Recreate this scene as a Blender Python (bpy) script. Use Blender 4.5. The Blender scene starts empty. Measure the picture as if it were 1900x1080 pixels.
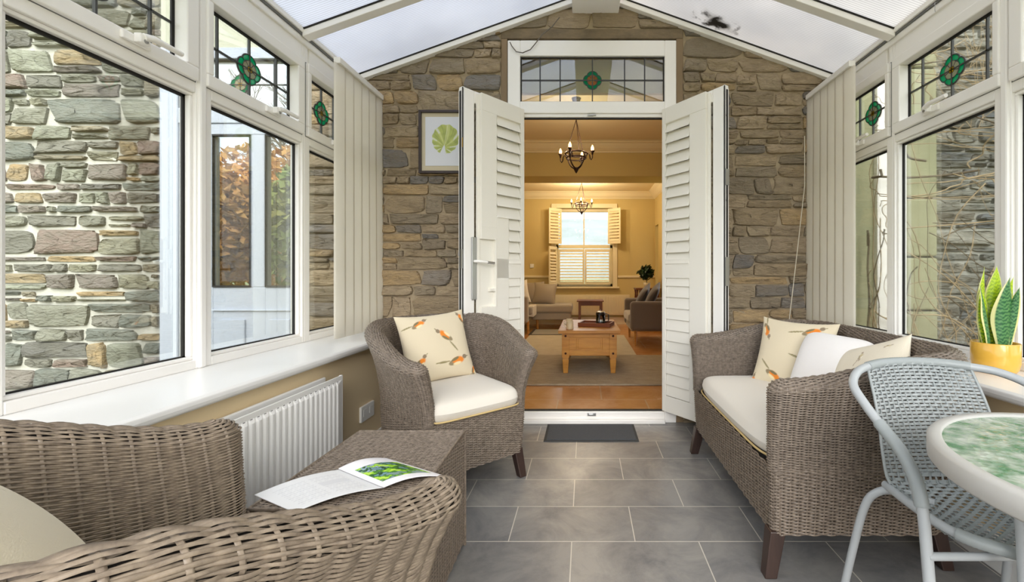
import bpy, math, random
import numpy as np
from mathutils import Vector, Matrix
R = math.radians
pi = math.pi
C = bpy.context.scene.collection
sc = bpy.context.scene

# ------------------------------------------------------------------ camera, world, light
H = 1.066; F = 790.0
cam_d = bpy.data.cameras.new('camera'); cam = bpy.data.objects.new('camera', cam_d); C.objects.link(cam)
cam.location = (0, 0, H); cam.rotation_euler = (R(90), 0, 0)
cam_d.sensor_width = 36; cam_d.lens = 36 * F / 1900
cam_d.shift_x = -135 / 1900; cam_d.shift_y = -32 / 1900
cam_d.clip_start = 0.02; cam_d.clip_end = 300
sc.camera = cam
sc.view_settings.view_transform = 'Standard'; sc.view_settings.look = 'None'
sc.view_settings.gamma = 1; sc.view_settings.use_curve_mapping = False
sc.view_settings.exposure = 1.14
sc.cycles.max_bounces = 10; sc.cycles.transparent_max_bounces = 24
sc.cycles.diffuse_bounces = 5; sc.cycles.transmission_bounces = 8; sc.cycles.sample_clamp_indirect = 4
sc.cycles.caustics_reflective = False; sc.cycles.caustics_refractive = False

W = bpy.data.worlds.new('world'); sc.world = W; W.use_nodes = True
wn = W.node_tree.nodes; wl = W.node_tree.links; wn.clear()
wo = wn.new('ShaderNodeOutputWorld'); wb = wn.new('ShaderNodeBackground')
wt = wn.new('ShaderNodeTexCoord'); wz = wn.new('ShaderNodeTexNoise'); wz.inputs['Scale'].default_value = 2.2
wz.inputs['Detail'].default_value = 5
wr = wn.new('ShaderNodeValToRGB')
wr.color_ramp.elements[0].position = .42; wr.color_ramp.elements[0].color = (.80, .885, 1.0, 1)
wr.color_ramp.elements[1].position = .62; wr.color_ramp.elements[1].color = (1.0, .975, .94, 1)
wl.new(wt.outputs['Generated'], wz.inputs['Vector']); wl.new(wz.outputs['Fac'], wr.inputs['Fac'])
wl.new(wr.outputs['Color'], wb.inputs['Color']); wb.inputs['Strength'].default_value = 1.3
wl.new(wb.outputs['Background'], wo.inputs['Surface'])

sun_d = bpy.data.lights.new('sun', 'SUN'); sun_d.energy = 2.7; sun_d.angle = R(50); sun_d.color = (1, .97, .92)
sun = bpy.data.objects.new('sun', sun_d); C.objects.link(sun)
sun.rotation_euler = (R(56), 0, R(6))

# ------------------------------------------------------------------ helpers
def s2l(c):
    c = c / 255.0
    return c / 12.92 if c <= .04045 else ((c + .055) / 1.055) ** 2.4
def rgb(r, g, b): return (s2l(r), s2l(g), s2l(b), 1.0)
def rgb3(r, g, b): return np.array([s2l(r), s2l(g), s2l(b)])

WL = {}
def place(o, parent, world=True):
    if parent is not None:
        o.parent = parent
        if world:
            o.location = -WL.get(parent.name, Vector((0, 0, 0)))
    WL[o.name] = Vector((0, 0, 0))
    return o
def tag(o, label=None, cat=None, group=None, kind=None):
    if label: o['label'] = label
    if cat: o['category'] = cat
    if group: o['group'] = group
    if kind: o['kind'] = kind
    return o
def thing(name, label, cat, loc=(0, 0, 0), rz=0, group=None):
    o = bpy.data.objects.new(name, None); C.objects.link(o); o.empty_display_size = .1
    o.location = loc; o.rotation_euler = (0, 0, rz); WL[o.name] = Vector(loc)
    return tag(o, label, cat, group)
def copy_tree(o, parent=None):
    c = o.copy(); C.objects.link(c); c.parent = parent
    for ch in list(o.children): copy_tree(ch, c)
    return c

class MB:
    def __init__(s): s.v = []; s.f = []; s.m = []; s.sm = []; s.n = 0
    def add(s, verts, faces, mi=0, smooth=False):
        b = s.n; s.v.extend([tuple(map(float, p)) for p in verts]); s.n += len(verts)
        for f in faces:
            s.f.append(tuple(i + b for i in f)); s.m.append(mi); s.sm.append(smooth)
        return s
    def box(s, x0, x1, y0, y1, z0, z1, mi=0, M=None):
        v = [Vector((x, y, z)) for x in (x0, x1) for y in (y0, y1) for z in (z0, z1)]
        if M is not None: v = [M @ p for p in v]
        flip = M is not None and M.determinant() < 0
        f = [(0, 1, 3, 2), (4, 6, 7, 5), (0, 4, 5, 1), (2, 3, 7, 6), (0, 2, 6, 4), (1, 5, 7, 3)]
        if flip: f = [q[::-1] for q in f]
        return s.add(v, f, mi)
    def hexa(s, p, mi=0):   # 4 bottom ccw + 4 top ccw
        return s.add(p, [(3, 2, 1, 0), (4, 5, 6, 7), (0, 1, 5, 4), (1, 2, 6, 5), (2, 3, 7, 6), (3, 0, 4, 7)], mi)
    def tube(s, path, r, n=8, mi=0, cap=True, closed=False):
        P = [Vector(p) for p in path]; k = len(P)
        rs = r if isinstance(r, (list, tuple)) else [r] * k
        up = None; rings = []
        for i in range(k):
            if closed: t = P[(i + 1) % k] - P[i - 1]
            else: t = P[min(i + 1, k - 1)] - P[max(i - 1, 0)]
            if t.length < 1e-9: t = Vector((0, 0, 1))
            t.normalize()
            if up is None:
                up = Vector((0, 0, 1)) if abs(t.z) < .9 else Vector((1, 0, 0))
            a = t.cross(up)
            if a.length < 1e-6: a = t.cross(Vector((0, 1, 0)))
            a.normalize(); b = a.cross(t).normalized(); up = b
            rings.append([P[i] + a * (rs[i] * math.cos(2 * pi * j / n)) + b * (rs[i] * math.sin(2 * pi * j / n)) for j in range(n)])
        v = [p for g in rings for p in g]; f = []
        for i in range(k if closed else k - 1):
            for j in range(n):
                a0 = i * n + j; a1 = i * n + (j + 1) % n; i2 = (i + 1) % k
                f.append((a0, a1, i2 * n + (j + 1) % n, i2 * n + j))
        s.add(v, f, mi, True)
        if cap and not closed:
            s.add(rings[0], [tuple(range(n))[::-1]], mi); s.add(rings[-1], [tuple(range(n))], mi)
        return s
    def lathe(s, prof, cx, cy, n=32, mi=0, zoff=0, smooth=True):
        v = []; f = []
        for (r, z) in prof:
            for j in range(n):
                v.append((cx + r * math.cos(2 * pi * j / n), cy + r * math.sin(2 * pi * j / n), z + zoff))
        for i in range(len(prof) - 1):
            for j in range(n):
                j2 = (j + 1) % n
                f.append((i * n + j, i * n + j2, (i + 1) * n + j2, (i + 1) * n + j))
        return s.add(v, f, mi, smooth)
    def prism(s, poly, fn, t0, t1, mi=0, smooth=False):   # poly 2d list; fn(a,b,t)->3d
        n = len(poly)
        v = [fn(a, b, t0) for a, b in poly] + [fn(a, b, t1) for a, b in poly]
        f = [tuple(range(n))[::-1], tuple(range(n, 2 * n))] + [(i, (i + 1) % n, n + (i + 1) % n, n + i) for i in range(n)]
        return s.add(v, f, mi, smooth)
    def build(s, name, mats, parent=None, bevel=0, world=True, seg=2):
        me = bpy.data.meshes.new(name); me.from_pydata(s.v, [], s.f)
        for m in (mats if isinstance(mats, (list, tuple)) else [mats]): me.materials.append(m)
        me.polygons.foreach_set('material_index', s.m); me.polygons.foreach_set('use_smooth', s.sm)
        import bmesh
        bm = bmesh.new(); bm.from_mesh(me); bmesh.ops.recalc_face_normals(bm, faces=bm.faces); bm.to_mesh(me); bm.free()
        me.update()
        o = bpy.data.objects.new(name, me); C.objects.link(o)
        if bevel:
            b = o.modifiers.new('bevel', 'BEVEL'); b.width = bevel; b.segments = seg; b.limit_method = 'ANGLE'; b.angle_limit = R(40)
        return place(o, parent, world)

def np_mesh(name, V, Q, mats, mi=None, smooth=True, parent=None, world=True, col=None):
    V = np.ascontiguousarray(V, dtype=np.float32).reshape(-1, 3); Q = np.ascontiguousarray(Q, dtype=np.int32).reshape(-1, 4)
    me = bpy.data.meshes.new(name); nf = len(Q)
    me.vertices.add(len(V)); me.vertices.foreach_set('co', V.ravel())
    me.loops.add(nf * 4); me.loops.foreach_set('vertex_index', Q.ravel())
    me.polygons.add(nf); me.polygons.foreach_set('loop_start', np.arange(nf, dtype=np.int32) * 4)
    me.polygons.foreach_set('loop_total', np.full(nf, 4, dtype=np.int32))
    for m in (mats if isinstance(mats, (list, tuple)) else [mats]): me.materials.append(m)
    if mi is not None: me.polygons.foreach_set('material_index', np.ascontiguousarray(mi, dtype=np.int32))
    me.polygons.foreach_set('use_smooth', np.full(nf, smooth, dtype=bool))
    me.update(calc_edges=True)
    if col is not None:
        a = me.color_attributes.new('Col', 'FLOAT_COLOR', 'POINT')
        c = np.ones((len(V), 4), dtype=np.float32); c[:, :3] = col.reshape(-1, 3); a.data.foreach_set('color', c.ravel())
    me.validate()
    o = bpy.data.objects.new(name, me); C.objects.link(o)
    return place(o, parent, world)
def gridq(r, c, base=0, closed=False):
    i = np.arange(r - 1)[:, None]; cc = c if closed else c - 1
    j = np.arange(cc)[None, :]; j2 = (j + 1) % c
    return np.stack([base + i * c + j, base + i * c + j2, base + (i + 1) * c + j2, base + (i + 1) * c + j], -1).reshape(-1, 4)

# ------------------------------------------------------------------ materials
def mat(name, col=(.8, .8, .8, 1), rough=.5, metal=0, spec=.5, noise=None, bump=None, attr=None, trans=0, sheen=0, coat=0):
    m = bpy.data.materials.new(name); m.use_nodes = True; nt = m.node_tree; N = nt.nodes; L = nt.links
    b = N['Principled BSDF']; b.inputs['Base Color'].default_value = col; b.inputs['Roughness'].default_value = rough
    b.inputs['Metallic'].default_value = metal; b.inputs['Specular IOR Level'].default_value = spec
    b.inputs['Coat Weight'].default_value = coat
    if sheen: b.inputs['Sheen Weight'].default_value = sheen
    tc = N.new('ShaderNodeTexCoord')
    src = None
    if attr:
        a = N.new('ShaderNodeAttribute'); a.attribute_name = attr; src = a.outputs['Color']
        L.new(src, b.inputs['Base Color'])
    if noise:
        sc_, amt, col2 = noise[:3]; stretch = noise[3] if len(noise) > 3 else (1, 1, 1)
        mp = N.new('ShaderNodeMapping'); mp.inputs['Scale'].default_value = stretch
        L.new(tc.outputs['Object'], mp.inputs['Vector'])
        n = N.new('ShaderNodeTexNoise'); n.inputs['Scale'].default_value = sc_; n.inputs['Detail'].default_value = 8
        n.inputs['Roughness'].default_value = .65
        L.new(mp.outputs['Vector'], n.inputs['Vector'])
        rp = N.new('ShaderNodeValToRGB'); rp.color_ramp.elements[0].position = .35; rp.color_ramp.elements[1].position = .68
        rp.color_ramp.elements[0].color = (0, 0, 0, 1); rp.color_ramp.elements[1].color = (amt, amt, amt, 1)
        L.new(n.outputs['Fac'], rp.inputs['Fac'])
        mx = N.new('ShaderNodeMix'); mx.data_type = 'RGBA'
        L.new(rp.outputs['Color'], mx.inputs['Factor'])
        if src is not None: L.new(src, mx.inputs['A'])
        else: mx.inputs['A'].default_value = col
        mx.inputs['B'].default_value = col2
        L.new(mx.outputs['Result'], b.inputs['Base Color'])
    if bump:
        bs, st = bump[:2]; stretch = bump[2] if len(bump) > 2 else (1, 1, 1)
        mp = N.new('ShaderNodeMapping'); mp.inputs['Scale'].default_value = stretch
        L.new(tc.outputs['Object'], mp.inputs['Vector'])
        n = N.new('ShaderNodeTexNoise'); n.inputs['Scale'].default_value = bs; n.inputs['Detail'].default_value = 6
        L.new(mp.outputs['Vector'], n.inputs['Vector'])
        bp = N.new('ShaderNodeBump'); bp.inputs['Strength'].default_value = st; bp.inputs['Distance'].default_value = .016 if bs in (30, 34) else .01
        L.new(n.outputs['Fac'], bp.inputs['Height']); L.new(bp.outputs['Normal'], b.inputs['Normal'])
    return m
def glass_mat(name, tint=(1, 1, 1, 1), refl=1.0, rough=0.0):
    m = bpy.data.materials.new(name); m.use_nodes = True; nt = m.node_tree; N = nt.nodes; L = nt.links; N.clear()
    o = N.new('ShaderNodeOutputMaterial'); t = N.new('ShaderNodeBsdfTransparent'); t.inputs['Color'].default_value = tint
    g = N.new('ShaderNodeBsdfGlossy'); g.inputs['Roughness'].default_value = rough
    fr = N.new('ShaderNodeFresnel'); fr.inputs['IOR'].default_value = 1.45
    mu = N.new('ShaderNodeMath'); mu.operation = 'MULTIPLY'; mu.inputs[1].default_value = refl
    mx = N.new('ShaderNodeMixShader'); L.new(fr.outputs['Fac'], mu.inputs[0]); L.new(mu.outputs[0], mx.inputs['Fac'])
    L.new(t.outputs[0], mx.inputs[1]); L.new(g.outputs[0], mx.inputs[2]); L.new(mx.outputs[0], o.inputs['Surface'])
    return m
def translucent_mat(name, col, tr, tcol, stripes=None, stain=None):
    m = bpy.data.materials.new(name); m.use_nodes = True; nt = m.node_tree; N = nt.nodes; L = nt.links; N.clear()
    o = N.new('ShaderNodeOutputMaterial')
    d = N.new('ShaderNodeBsdfDiffuse'); d.inputs['Color'].default_value = col
    l = N.new('ShaderNodeBsdfTranslucent'); l.inputs['Color'].default_value = tcol
    t = N.new('ShaderNodeBsdfTransparent'); t.inputs['Color'].default_value = (.97, .98, 1, 1)
    m1 = N.new('ShaderNodeMixShader'); m1.inputs['Fac'].default_value = .5
    m2 = N.new('ShaderNodeMixShader'); m2.inputs['Fac'].default_value = tr
    L.new(d.outputs[0], m1.inputs[1]); L.new(l.outputs[0], m1.inputs[2])
    L.new(m1.outputs[0], m2.inputs[1]); L.new(t.outputs[0], m2.inputs[2])
    L.new(m2.outputs[0], o.inputs['Surface'])
    if stripes:
        tc = N.new('ShaderNodeTexCoord'); w = N.new('ShaderNodeTexWave'); w.bands_direction = 'Y'; w.inputs['Scale'].default_value = stripes
        w.inputs['Distortion'].default_value = .4; w.inputs['Detail'].default_value = 1
        L.new(tc.outputs['Object'], w.inputs['Vector'])
        rp = N.new('ShaderNodeValToRGB'); rp.color_ramp.elements[0].color = tuple(c * .66 for c in tcol[:3]) + (1,)
        rp.color_ramp.elements[1].color = tcol; rp.color_ramp.elements[0].position = .0; rp.color_ramp.elements[1].position = .35
        L.new(w.outputs['Fac'], rp.inputs['Fac'])
        nz = N.new('ShaderNodeTexNoise'); nz.inputs['Scale'].default_value = 1.6; nz.inputs['Detail'].default_value = 3
        L.new(tc.outputs['Object'], nz.inputs['Vector'])
        mm = N.new('ShaderNodeMix'); mm.data_type = 'RGBA'; mm.blend_type = 'MULTIPLY'; mm.inputs['Factor'].default_value = .5
        L.new(rp.outputs['Color'], mm.inputs['A'])
        rp2 = N.new('ShaderNodeValToRGB'); rp2.color_ramp.elements[0].position = .35; rp2.color_ramp.elements[1].position = .65
        rp2.color_ramp.elements[0].color = (.70, .72, .76, 1); L.new(nz.outputs['Fac'], rp2.inputs['Fac']); L.new(rp2.outputs['Color'], mm.inputs['B'])
        last = mm.outputs['Result']
        if stain:
            mp = N.new('ShaderNodeMapping'); mp.inputs['Location'].default_value = [-stain[i] * k for i, k in enumerate((1, 2.2, 1))]
            mp.inputs['Scale'].default_value = (1, 2.2, 1); L.new(tc.outputs['Object'], mp.inputs['Vector'])
            ln = N.new('ShaderNodeVectorMath'); ln.operation = 'LENGTH'; L.new(mp.outputs['Vector'], ln.inputs[0])
            n2 = N.new('ShaderNodeTexNoise'); n2.inputs['Scale'].default_value = 14; n2.inputs['Detail'].default_value = 8; L.new(tc.outputs['Object'], n2.inputs['Vector'])
            ad = N.new('ShaderNodeMath'); ad.operation = 'MULTIPLY_ADD'; ad.inputs[1].default_value = .5; L.new(n2.outputs['Fac'], ad.inputs[0]); L.new(ln.outputs['Value'], ad.inputs[2])
            r3 = N.new('ShaderNodeValToRGB'); r3.color_ramp.elements[0].position = .33; r3.color_ramp.elements[1].position = .40
            r3.color_ramp.elements[0].color = (.09, .08, .07, 1); r3.color_ramp.elements[1].color = (1, 1, 1, 1)
            L.new(ad.outputs[0], r3.inputs['Fac'])
            m4 = N.new('ShaderNodeMix'); m4.data_type = 'RGBA'; m4.blend_type = 'MULTIPLY'; m4.inputs['Factor'].default_value = 1
            L.new(last, m4.inputs['A']); L.new(r3.outputs['Color'], m4.inputs['B']); last = m4.outputs['Result']
            L.new(last, t.inputs['Color'])
        L.new(last, l.inputs['Color']); L.new(last, d.inputs['Color'])
    return m
def emit_mat(name, col, st):
    m = bpy.data.materials.new(name); m.use_nodes = True; b = m.node_tree.nodes['Principled BSDF']
    b.inputs['Base Color'].default_value = col; b.inputs['Emission Color'].default_value = col; b.inputs['Emission Strength'].default_value = st
    return m
def brick_mat(name, w, h, off, joint, jw, c1, c2, rough, nscale, ncol, namt, bump=.1, stretch=(1, 1, 1), rr=(.3, .5)):
    m = bpy.data.materials.new(name); m.use_nodes = True; nt = m.node_tree; N = nt.nodes; L = nt.links; b = N['Principled BSDF']
    tc = N.new('ShaderNodeTexCoord'); mp = N.new('ShaderNodeMapping'); mp.inputs['Location'].default_value = (off[0], off[1], 0)
    L.new(tc.outputs['Object'], mp.inputs['Vector'])
    br = N.new('ShaderNodeTexBrick'); br.inputs['Scale'].default_value = 1; br.inputs['Brick Width'].default_value = w
    br.inputs['Row Height'].default_value = h; br.inputs['Mortar Size'].default_value = jw; br.inputs['Mortar Smooth'].default_value = .1
    br.inputs['Color1'].default_value = c1; br.inputs['Color2'].default_value = c2; br.inputs['Mortar'].default_value = joint
    L.new(mp.outputs['Vector'], br.inputs['Vector'])
    n = N.new('ShaderNodeTexNoise'); n.inputs['Scale'].default_value = nscale; n.inputs['Detail'].default_value = 10; n.inputs['Roughness'].default_value = .7
    n.inputs['Distortion'].default_value = .6
    mp2 = N.new('ShaderNodeMapping'); mp2.inputs['Scale'].default_value = stretch; L.new(tc.outputs['Object'], mp2.inputs['Vector'])
    L.new(mp2.outputs['Vector'], n.inputs['Vector'])
    rp = N.new('ShaderNodeValToRGB'); rp.color_ramp.elements[0].position = .38; rp.color_ramp.elements[1].position = .66
    rp.color_ramp.elements[0].color = (0, 0, 0, 1); rp.color_ramp.elements[1].color = (namt,) * 3 + (1,)
    L.new(n.outputs['Fac'], rp.inputs['Fac'])
    mx = N.new('ShaderNodeMix'); mx.data_type = 'RGBA'; L.new(rp.outputs['Color'], mx.inputs['Factor'])
    L.new(br.outputs['Color'], mx.inputs['A']); mx.inputs['B'].default_value = ncol
    m2 = N.new('ShaderNodeMix'); m2.data_type = 'RGBA'; L.new(br.outputs['Fac'], m2.inputs['Factor'])
    L.new(mx.outputs['Result'], m2.inputs['A']); m2.inputs['B'].default_value = joint
    L.new(m2.outputs['Result'], b.inputs['Base Color'])
    rg = N.new('ShaderNodeMapRange'); rg.inputs['To Min'].default_value = rr[0]; rg.inputs['To Max'].default_value = rr[1]
    L.new(n.outputs['Fac'], rg.inputs['Value']); L.new(rg.outputs['Result'], b.inputs['Roughness'])
    bp = N.new('ShaderNodeBump'); bp.inputs['Strength'].default_value = bump; bp.inputs['Distance'].default_value = .004
    sb = N.new('ShaderNodeMath'); sb.operation = 'SUBTRACT'; L.new(n.outputs['Fac'], sb.inputs[0]); L.new(br.outputs['Fac'], sb.inputs[1])
    L.new(sb.outputs[0], bp.inputs['Height']); L.new(bp.outputs['Normal'], b.inputs['Normal'])
    return m

M = {}
M['upvc'] = mat('white_upvc', rgb(250, 247, 243), .28, noise=(3, .25, rgb(244, 239, 231)))
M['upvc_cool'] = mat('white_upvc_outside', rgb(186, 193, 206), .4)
M['door_white'] = mat('shutter_white_paint', rgb(244, 240, 230), .38)
M['gasket'] = mat('black_gasket', rgb(30, 28, 26), .6)
M['lead'] = mat('lead_strip', rgb(62, 62, 60), .5)
M['glass'] = glass_mat('window_glass', (.965, .985, .975, 1), .55)
M['cream_wall'] = mat('cream_painted_plaster', rgb(238, 216, 176), .8, bump=(60, .05))
M['white_gloss'] = mat('white_gloss_paint', rgb(247, 246, 244), .3)
M['radiator'] = mat('radiator_enamel', rgb(249, 248, 246), .3)
M['slot'] = mat('slot_shadow_grey', rgb(120, 120, 120), .7)
M['stone'] = mat('rubble_stone', attr='Col', rough=.85, noise=(11, .62, rgb(130, 114, 94), (1, 1, 3.2)), bump=(34, 1.0, (1, 1, 3.0)))
M['stone_out'] = mat('weathered_rubble_stone', attr='Col', rough=.88, noise=(10, .65, rgb(104, 102, 90), (1, 1, 2.6)), bump=(30, 1.0, (1, 1, 2.6)))
M['stone_dark'] = mat('dark_slate_rubble', attr='Col', rough=.88, noise=(10, .7, rgb(104, 104, 96), (1, 1, 3)), bump=(30, 1.0, (1, 1, 3)))
M['mortar'] = mat('taupe_mortar', rgb(184, 166, 138), .95, noise=(14, .7, rgb(150, 134, 110)), bump=(45, .6))
M['mortar_light'] = mat('pale_lime_mortar', rgb(184, 182, 172), .95, noise=(10, .5, rgb(158, 156, 144)), bump=(40, .6))
M['mortar_grey'] = mat('grey_lime_mortar', rgb(176, 176, 168), .95, noise=(10, .6, rgb(140, 140, 130)), bump=(40, .6))
M['render_brown'] = mat('brown_smooth_render', rgb(146, 124, 96), .85, noise=(5, .7, rgb(120, 102, 80), (1, 1, .3)), bump=(20, .3))
M['lintel'] = mat('sandstone_lintel', rgb(140, 122, 96), .85, noise=(6, .8, rgb(100, 88, 70), (1, 1, 2)), bump=(14, .8, (1, 1, 3)))
M['pale_lintel'] = mat('pale_painted_lintel', rgb(190, 190, 172), .8)
M['green_render'] = mat('mossy_green_render', rgb(164, 162, 130), .9, noise=(3, .8, rgb(136, 140, 108), (1, 1, .5)), bump=(14, .4))
M['poly_l'] = translucent_mat('polycarbonate_left', (.84, .87, .93, 1), .16, (.80, .83, .90, 1), 22)
M['poly_r'] = translucent_mat('polycarbonate_right', (.9, .89, .89, 1), .16, (.88, .87, .87, 1), 22, (.927, 2.92, 2.78))
M['tile'] = brick_mat('grey_floor_tile', .505, .255, (-.2006 - .2525, -1.695), rgb(196, 190, 180), .0022, rgb(136, 134, 132), rgb(156, 152, 146), .4, 3.6, rgb(98, 98, 102), .85, .25, rr=(.22, .42))
M['flag'] = brick_mat('terracotta_flagstone', .72, .62, (.22, .18), rgb(196, 160, 118), .006, rgb(176, 118, 62), rgb(192, 138, 84), .3, 4, rgb(208, 160, 112), .6, .3, rr=(.12, .35))
M['wick'] = mat('greige_wicker_strand', rgb(144, 130, 116), .4, noise=(70, .9, rgb(88, 76, 66)))
M['wick_near'] = mat('weathered_wicker_strand', rgb(154, 139, 121), .4, noise=(60, .85, rgb(106, 93, 81)))
M['wick_back'] = mat('dark_wicker_core', rgb(34, 28, 24), .8)
M['leg_dark'] = mat('espresso_wood_leg', rgb(52, 38, 34), .35, noise=(30, .4, rgb(80, 60, 52), (1, 1, .15)))
M['cream_fabric'] = mat('cream_canvas', rgb(228, 221, 210), .95, bump=(400, .15), sheen=.2)
M['piping_yellow'] = mat('yellowed_piping', rgb(206, 180, 126), .9)
M['white_fabric'] = mat('white_cotton', rgb(236, 232, 230), .95, bump=(12, .5), sheen=.2)
M['print'] = mat('printed_cotton', attr='Col', rough=.95, bump=(300, .15), sheen=.15)
M['paper'] = mat('printed_paper', attr='Col', rough=.35)
M['print_paper'] = mat('watercolour_paper', attr='Col', rough=.8)
M['grey_strand'] = mat('grey_resin_strand', rgb(156, 162, 163), .38)
M['grey_metal'] = mat('grey_painted_steel', rgb(176, 180, 183), .3)
M['rim_metal'] = mat('taupe_grey_aluminium', rgb(190, 188, 184), .4)
M['mustard'] = mat('mustard_glazed_pot', rgb(240, 186, 74), .22, coat=.4)
M['soil'] = mat('potting_soil', rgb(60, 44, 32), .95, bump=(60, 1))
M['leafp'] = mat('snake_plant_leaf', attr='Col', rough=.35)
M['frame_dark'] = mat('dark_wood_frame', rgb(58, 46, 44), .4)
M['mat_board'] = mat('beige_mount_board', rgb(212, 200, 172), .85)
M['mat_grey'] = mat('charcoal_ribbed_mat', rgb(92, 94, 98), .95, noise=(260, .8, rgb(60, 62, 66)), bump=(300, .6))
M['mat_edge'] = mat('black_rubber_edge', rgb(62, 62, 62), .8)
M['blind'] = translucent_mat('ivory_blind_fabric', rgb(253, 249, 240), .0, rgb(253, 248, 238))
M['cord'] = mat('pale_cord', rgb(224, 214, 194), .8)
M['cable'] = mat('grey_cable', rgb(112, 104, 92), .6)
M['steel'] = mat('satin_steel', rgb(190, 190, 190), .3, metal=.9)
M['brass'] = mat('brass_latch', rgb(200, 160, 80), .3, metal=.9)
M['iron'] = mat('bronze_wrought_iron', rgb(58, 36, 26), .5, metal=.3)
M['bulb'] = emit_mat('candle_bulb_glow', (1, .50, .13, 1), 5)
M['yellow_wall'] = mat('buttery_yellow_plaster', rgb(208, 188, 130), .8)
M['ceil_in'] = mat('cream_ceiling', rgb(236, 220, 184), .85)
M['cream_trim'] = mat('cream_gloss_trim', rgb(238, 226, 192), .5)
M['pine'] = mat('waxed_pine', rgb(206, 150, 70), .35, noise=(5, .7, rgb(166, 106, 42), (1, .2, 6)))
M['pine_dark'] = mat('dark_stained_wood', rgb(128, 78, 46), .4, noise=(5, .6, rgb(92, 54, 34), (1, 1, .3)))
M['stud'] = mat('iron_stud', rgb(64, 30, 26), .5)
M['sofa_grey'] = mat('taupe_sofa_fabric', rgb(120, 108, 98), .95, sheen=.3, bump=(200, .2))
M['sofa_light'] = mat('light_taupe_fabric', rgb(168, 158, 144), .95, sheen=.3, bump=(200, .2))
M['cush_dark'] = mat('charcoal_cushion', rgb(84, 78, 78), .8, sheen=.3)
M['cush_taupe'] = mat('silky_taupe_cushion', rgb(150, 138, 122), .5, sheen=.5)
M['stripe'] = mat('ivory_throw', rgb(226, 218, 204), .9)
M['rug'] = mat('taupe_shaggy_rug', rgb(176, 164, 142), 1, noise=(9, .8, rgb(146, 134, 114), (1, 3, 1)), bump=(40, 1))
M['rug_pale'] = mat('pale_woven_rug', rgb(204, 194, 172), 1, noise=(6, .7, rgb(178, 166, 142), (1, 3, 1)), bump=(60, .6))
M['rug_grey'] = mat('grey_bordered_rug', rgb(160, 156, 146), 1, bump=(60, .4))
M['rug_border'] = mat('dark_rug_border', rgb(70, 62, 56), 1)
M['black'] = mat('black_plastic', rgb(28, 26, 24), .3)
M['clear'] = glass_mat('clear_tumbler_glass', (.9, .93, .93, 1), 1)
M['mug'] = mat('cream_stoneware', rgb(222, 206, 170), .4)
M['tray'] = mat('chestnut_tray', rgb(122, 66, 36), .4)
M['leaf_dark'] = mat('dark_houseplant_leaf', rgb(30, 56, 26), .5)
M['twig'] = mat('bare_twig_bark', rgb(196, 174, 138), .9, noise=(20, .7, rgb(110, 94, 72)))
M['twig_dark'] = mat('dark_twig_bark', rgb(104, 92, 74), .9)
M['deadgrass'] = mat('dry_bracken', rgb(176, 140, 96), .95)
M['ground'] = mat('damp_ground', rgb(112, 102, 78), .95, noise=(3, .8, rgb(84, 92, 54)), bump=(10, 1))
M['grass'] = mat('winter_lawn', rgb(132, 142, 76), .95, noise=(2, .8, rgb(160, 144, 84)))
M['copper_leaf'] = mat('copper_beech_leaf', rgb(206, 144, 84), .9, noise=(1.2, .8, rgb(150, 128, 66)))
M['green_leaf'] = mat('garden_leaf', rgb(110, 132, 72), .9, noise=(1.2, .8, rgb(150, 134, 70)))
M['hill'] = mat('misty_hillside', rgb(134, 140, 142), 1, noise=(.12, .8, rgb(110, 118, 112)))
M['field'] = mat('pale_field', rgb(130, 140, 96), 1)
M['flower_green'] = translucent_mat('emerald_leaded_glass', rgb(0, 140, 92), .25, rgb(0, 214, 150))
M['flower_petal'] = translucent_mat('blush_leaded_glass', rgb(232, 212, 186), .3, rgb(236, 216, 190))
M['flower_petal_o'] = translucent_mat('orange_leaded_glass', rgb(214, 130, 72), .3, rgb(226, 140, 80))
M['flower_centre'] = translucent_mat('amber_leaded_glass', rgb(230, 186, 40), .25, rgb(240, 200, 50))

def px(x, y, Y):   # point on the plane at depth Y
    return Vector(((x - 1085) * Y / F, Y, H - (y - 508) * Y / F))
def on(x, y, Z):   # point of a horizontal plane at height Z
    Y = F * (H - Z) / (y - 508); return Vector(((x - 1085) * Y / F, Y, Z))

# ------------------------------------------------------------------ key dimensions
YB = 3.062                     # face of the rubble wall
XL, XR = -1.64, 1.80           # inner faces of the window frames
GL, GR = -1.685, 1.845         # glass planes
YR = -1.6                      # rear end of the conservatory
RC, RZ, RS = .08, 3.085, .36   # ridge centre, height, roof slope

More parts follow.
